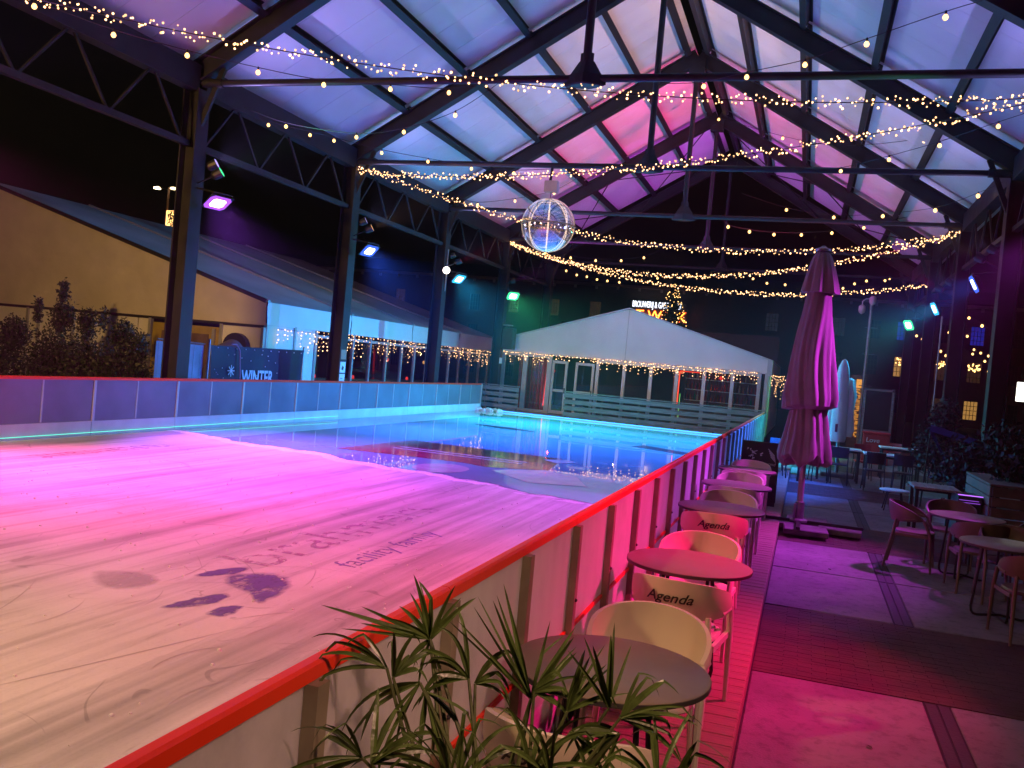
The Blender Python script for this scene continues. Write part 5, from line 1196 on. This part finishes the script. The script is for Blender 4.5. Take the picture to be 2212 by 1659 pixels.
for dx, z in ((-.33,5.25),(.02,5.6)): MB().lathe([(.02,-.16),(.1,-.1),(.13,0),(.12,.14),(.05,.2)], 14, (2.02+dx,36.45,z)).build('dome_camera', mat('white housing', (.75,.68,.66), .4), cmn, True)
MB().tube([(2.02,36.5,5.7),(1.8,36.45,5.68),(1.69,36.45,5.58),(1.69,36.45,5.42)], .025, 6).build('gooseneck', M['paper'], cmn)
lp = thing('lit_sign_box', 'bright white lit box at the right picture edge', 'lit box', (4.0,20,2.2)); MB().box(3.93,4.6,20.0,20.05,2.22,2.6).build('panel', emis('white panel', (1,.97,.85), 3), lp); MB().box(4.2,4.3,20.06,20.12,0,2.7).build('post', M['dark'], lp)
for i,(x,y) in enumerate(((4.2,34.2),(4.7,26.2),(6.6,38),(6.5,36),(7.1,40))):
    po = thing('festoon_pole', 'thin pole carrying festoon strings beyond the terrace, '+('by the green floodlight','by the deep blue floodlight','tallest in the distance','slightly right of the tallest','rightmost of the far ones')[i], 'pole', (x,y,0), 'festoon poles'); MB().tube([(x,y,0),(x,y,(5,4,5.4,4,4)[i])], .035, 6).build('pole', M['zinc'], po); MB().box(x-.12,x+.12,y-.12,y+.12,0,.03).build('base_plate', M['zinc'], po)
# ------------------------------------------------------------------ foreground palm
pt = thing('fan_palm', 'potted fan palm with long drooping leaves in the foreground', 'plant', (-.7,2.25,0))
MB().lathe([(.17,0.12),(.2,.14),(.25,.5),(.26,.52),(.22,.53),(.2,.48)], 28, (-.68,2.15,0)).build('pot', mat('dark pot', (.03,.03,.03), .5), pt, True)
FANS = [ # hub, mean angle in the view plane (90 = up), spread, leaflets, length, droop
 ((-.93,2.32,1.30),95,85,9,.17,.25,1),((-.93,2.32,1.30),163,14,4,.27,.02,2),((-.93,2.32,1.30),250,60,3,.12,.5,21),
 ((-1.0,2.2,1.24),150,50,6,.22,.7,3),((-.98,2.2,1.22),60,70,6,.16,.9,22),((-.9,2.2,1.22),215,60,6,.3,.9,4),((-.88,2.2,1.2),300,70,6,.26,.9,23),
 ((-.80,2.3,1.22),140,90,8,.2,1.0,5),((-.78,2.3,1.21),30,70,6,.16,1.0,24),
 ((-.62,2.3,1.20),117,34,7,.27,.02,6),((-.62,2.3,1.2),60,40,6,.22,.04,25),((-.6,2.25,1.24),10,60,6,.14,.5,26),
 ((-.50,2.22,1.22),50,60,7,.17,.15,7),((-.48,2.2,1.18),330,80,7,.2,.8,8),
 ((-.40,2.25,1.24),95,50,7,.18,.06,9),((-.36,2.2,1.24),20,90,9,.2,.5,10),((-.36,2.2,1.2),200,90,7,.2,.9,27),
 ((-.5,2.1,1.1),140,120,8,.24,.8,11),((-.55,2.1,1.1),40,110,8,.24,.8,28),
 ((-.98,2.05,1.06),150,90,8,.26,.8,12),((-.95,2.05,1.05),40,90,8,.24,.8,29),
 ((-.74,2.05,1.06),130,100,8,.26,.8,13),((-.72,2.05,1.05),40,80,7,.24,.8,30),
 ((-.25,2.15,1.12),120,110,8,.22,.7,14),((-.22,2.15,1.1),30,90,7,.22,.7,31)]
for hub, ang, spread, n, ln, droop, seed in FANS:
    rnd = random.Random(seed*13); hub = V(hub); mb = MB()
    for i in range(n):
        a = R(ang+spread*(i/(n-1)-.5 if n > 1 else 0)+rnd.uniform(-7,7)); dep = rnd.uniform(-.5,.4)
        d = (CR*math.cos(a)+CU*math.sin(a)-CF*dep).normalized(); l = ln*rnd.uniform(.75,1.2); sN = 10; w0 = .0074*rnd.uniform(.6,1.3)
        side = d.cross(-CF+V((rnd.uniform(-.8,.8),rnd.uniform(-.8,.8),rnd.uniform(-.2,.8)))).normalized()
        kt = rnd.uniform(.35,.75); kink = rnd.random() < min(.75, droop); p = hub.copy(); dd = d.copy(); rows = []
        for k in range(sN+1):
            t = k/sN; w = w0*(.5+1.6*t if t < .3 else .98*((1-t)/.7)**.55+.02)
            nrm = dd.cross(side).normalized()
            rows.append((p-side*w, p+nrm*w*.5, p+side*w)); p = p+dd*(l/sN)
            g_ = droop*.16*(.4+t*1.8) + (.85 if kink and abs(t-kt) < .06 else 0)
            dd = (dd+V((0,0,-1))*g_).normalized(); side = (side-dd*side.dot(dd)).normalized()
        vs = [v for r_ in rows for v in r_]; fs = []
        for k in range(sN): b = k*3; fs += [(b,b+1,b+4,b+3),(b+1,b+2,b+5,b+4)]
        mb.add(vs, fs)
    mb.build('leaf_fan', M['palm'], pt)
    bs = V((-.68+random.uniform(-.06,.06),2.15,.5)); mid = bs.lerp(hub,.6)+V((random.uniform(-.04,.04),0,.1))
    MB().tube([bs,mid,hub], [.008,.006,.004], 6).build('petiole', M['stem'], pt)
for i,(x,y) in enumerate(((.55,5.75),(.28,4.6),(.2,11.3),(.45,11.2))):
    a = random.uniform(0,3); lf = MB().add([(x-.03*math.cos(a),y-.03*math.sin(a),.004),(x+.012*math.sin(a),y-.012*math.cos(a),.012),(x+.03*math.cos(a),y+.03*math.sin(a),.006),(x-.012*math.sin(a),y+.012*math.cos(a),.014)], [(0,1,2,3)]).build('dry_leaf', M['bark'])
    tag(lf, 'small dark dry leaf lying on the concrete, '+('just before the brick band','near the bottom picture edge','left one behind the brick band','right one behind the brick band')[i], 'leaf', 'dry leaves on the concrete')
# ------------------------------------------------------------------ thin mist over the rink
hz = MB().box(-160,130,-40,180,-1.2,13.5).build('haze', None); tag(hz, kind='stuff')
hm = bpy.data.materials.new('thin mist'); hm.use_nodes = True; nt = hm.node_tree; nt.nodes.clear()
pvn = nt.nodes.new('ShaderNodeVolumePrincipled'); pvn.inputs['Color'].default_value = (.92,.92,.96,1); pvn.inputs['Density'].default_value = .0015; pvn.inputs['Anisotropy'].default_value = .65
ho = nt.nodes.new('ShaderNodeOutputMaterial'); nt.links.new(pvn.outputs[0], ho.inputs['Volume'])
hz.data.materials.clear(); hz.data.materials.append(hm)
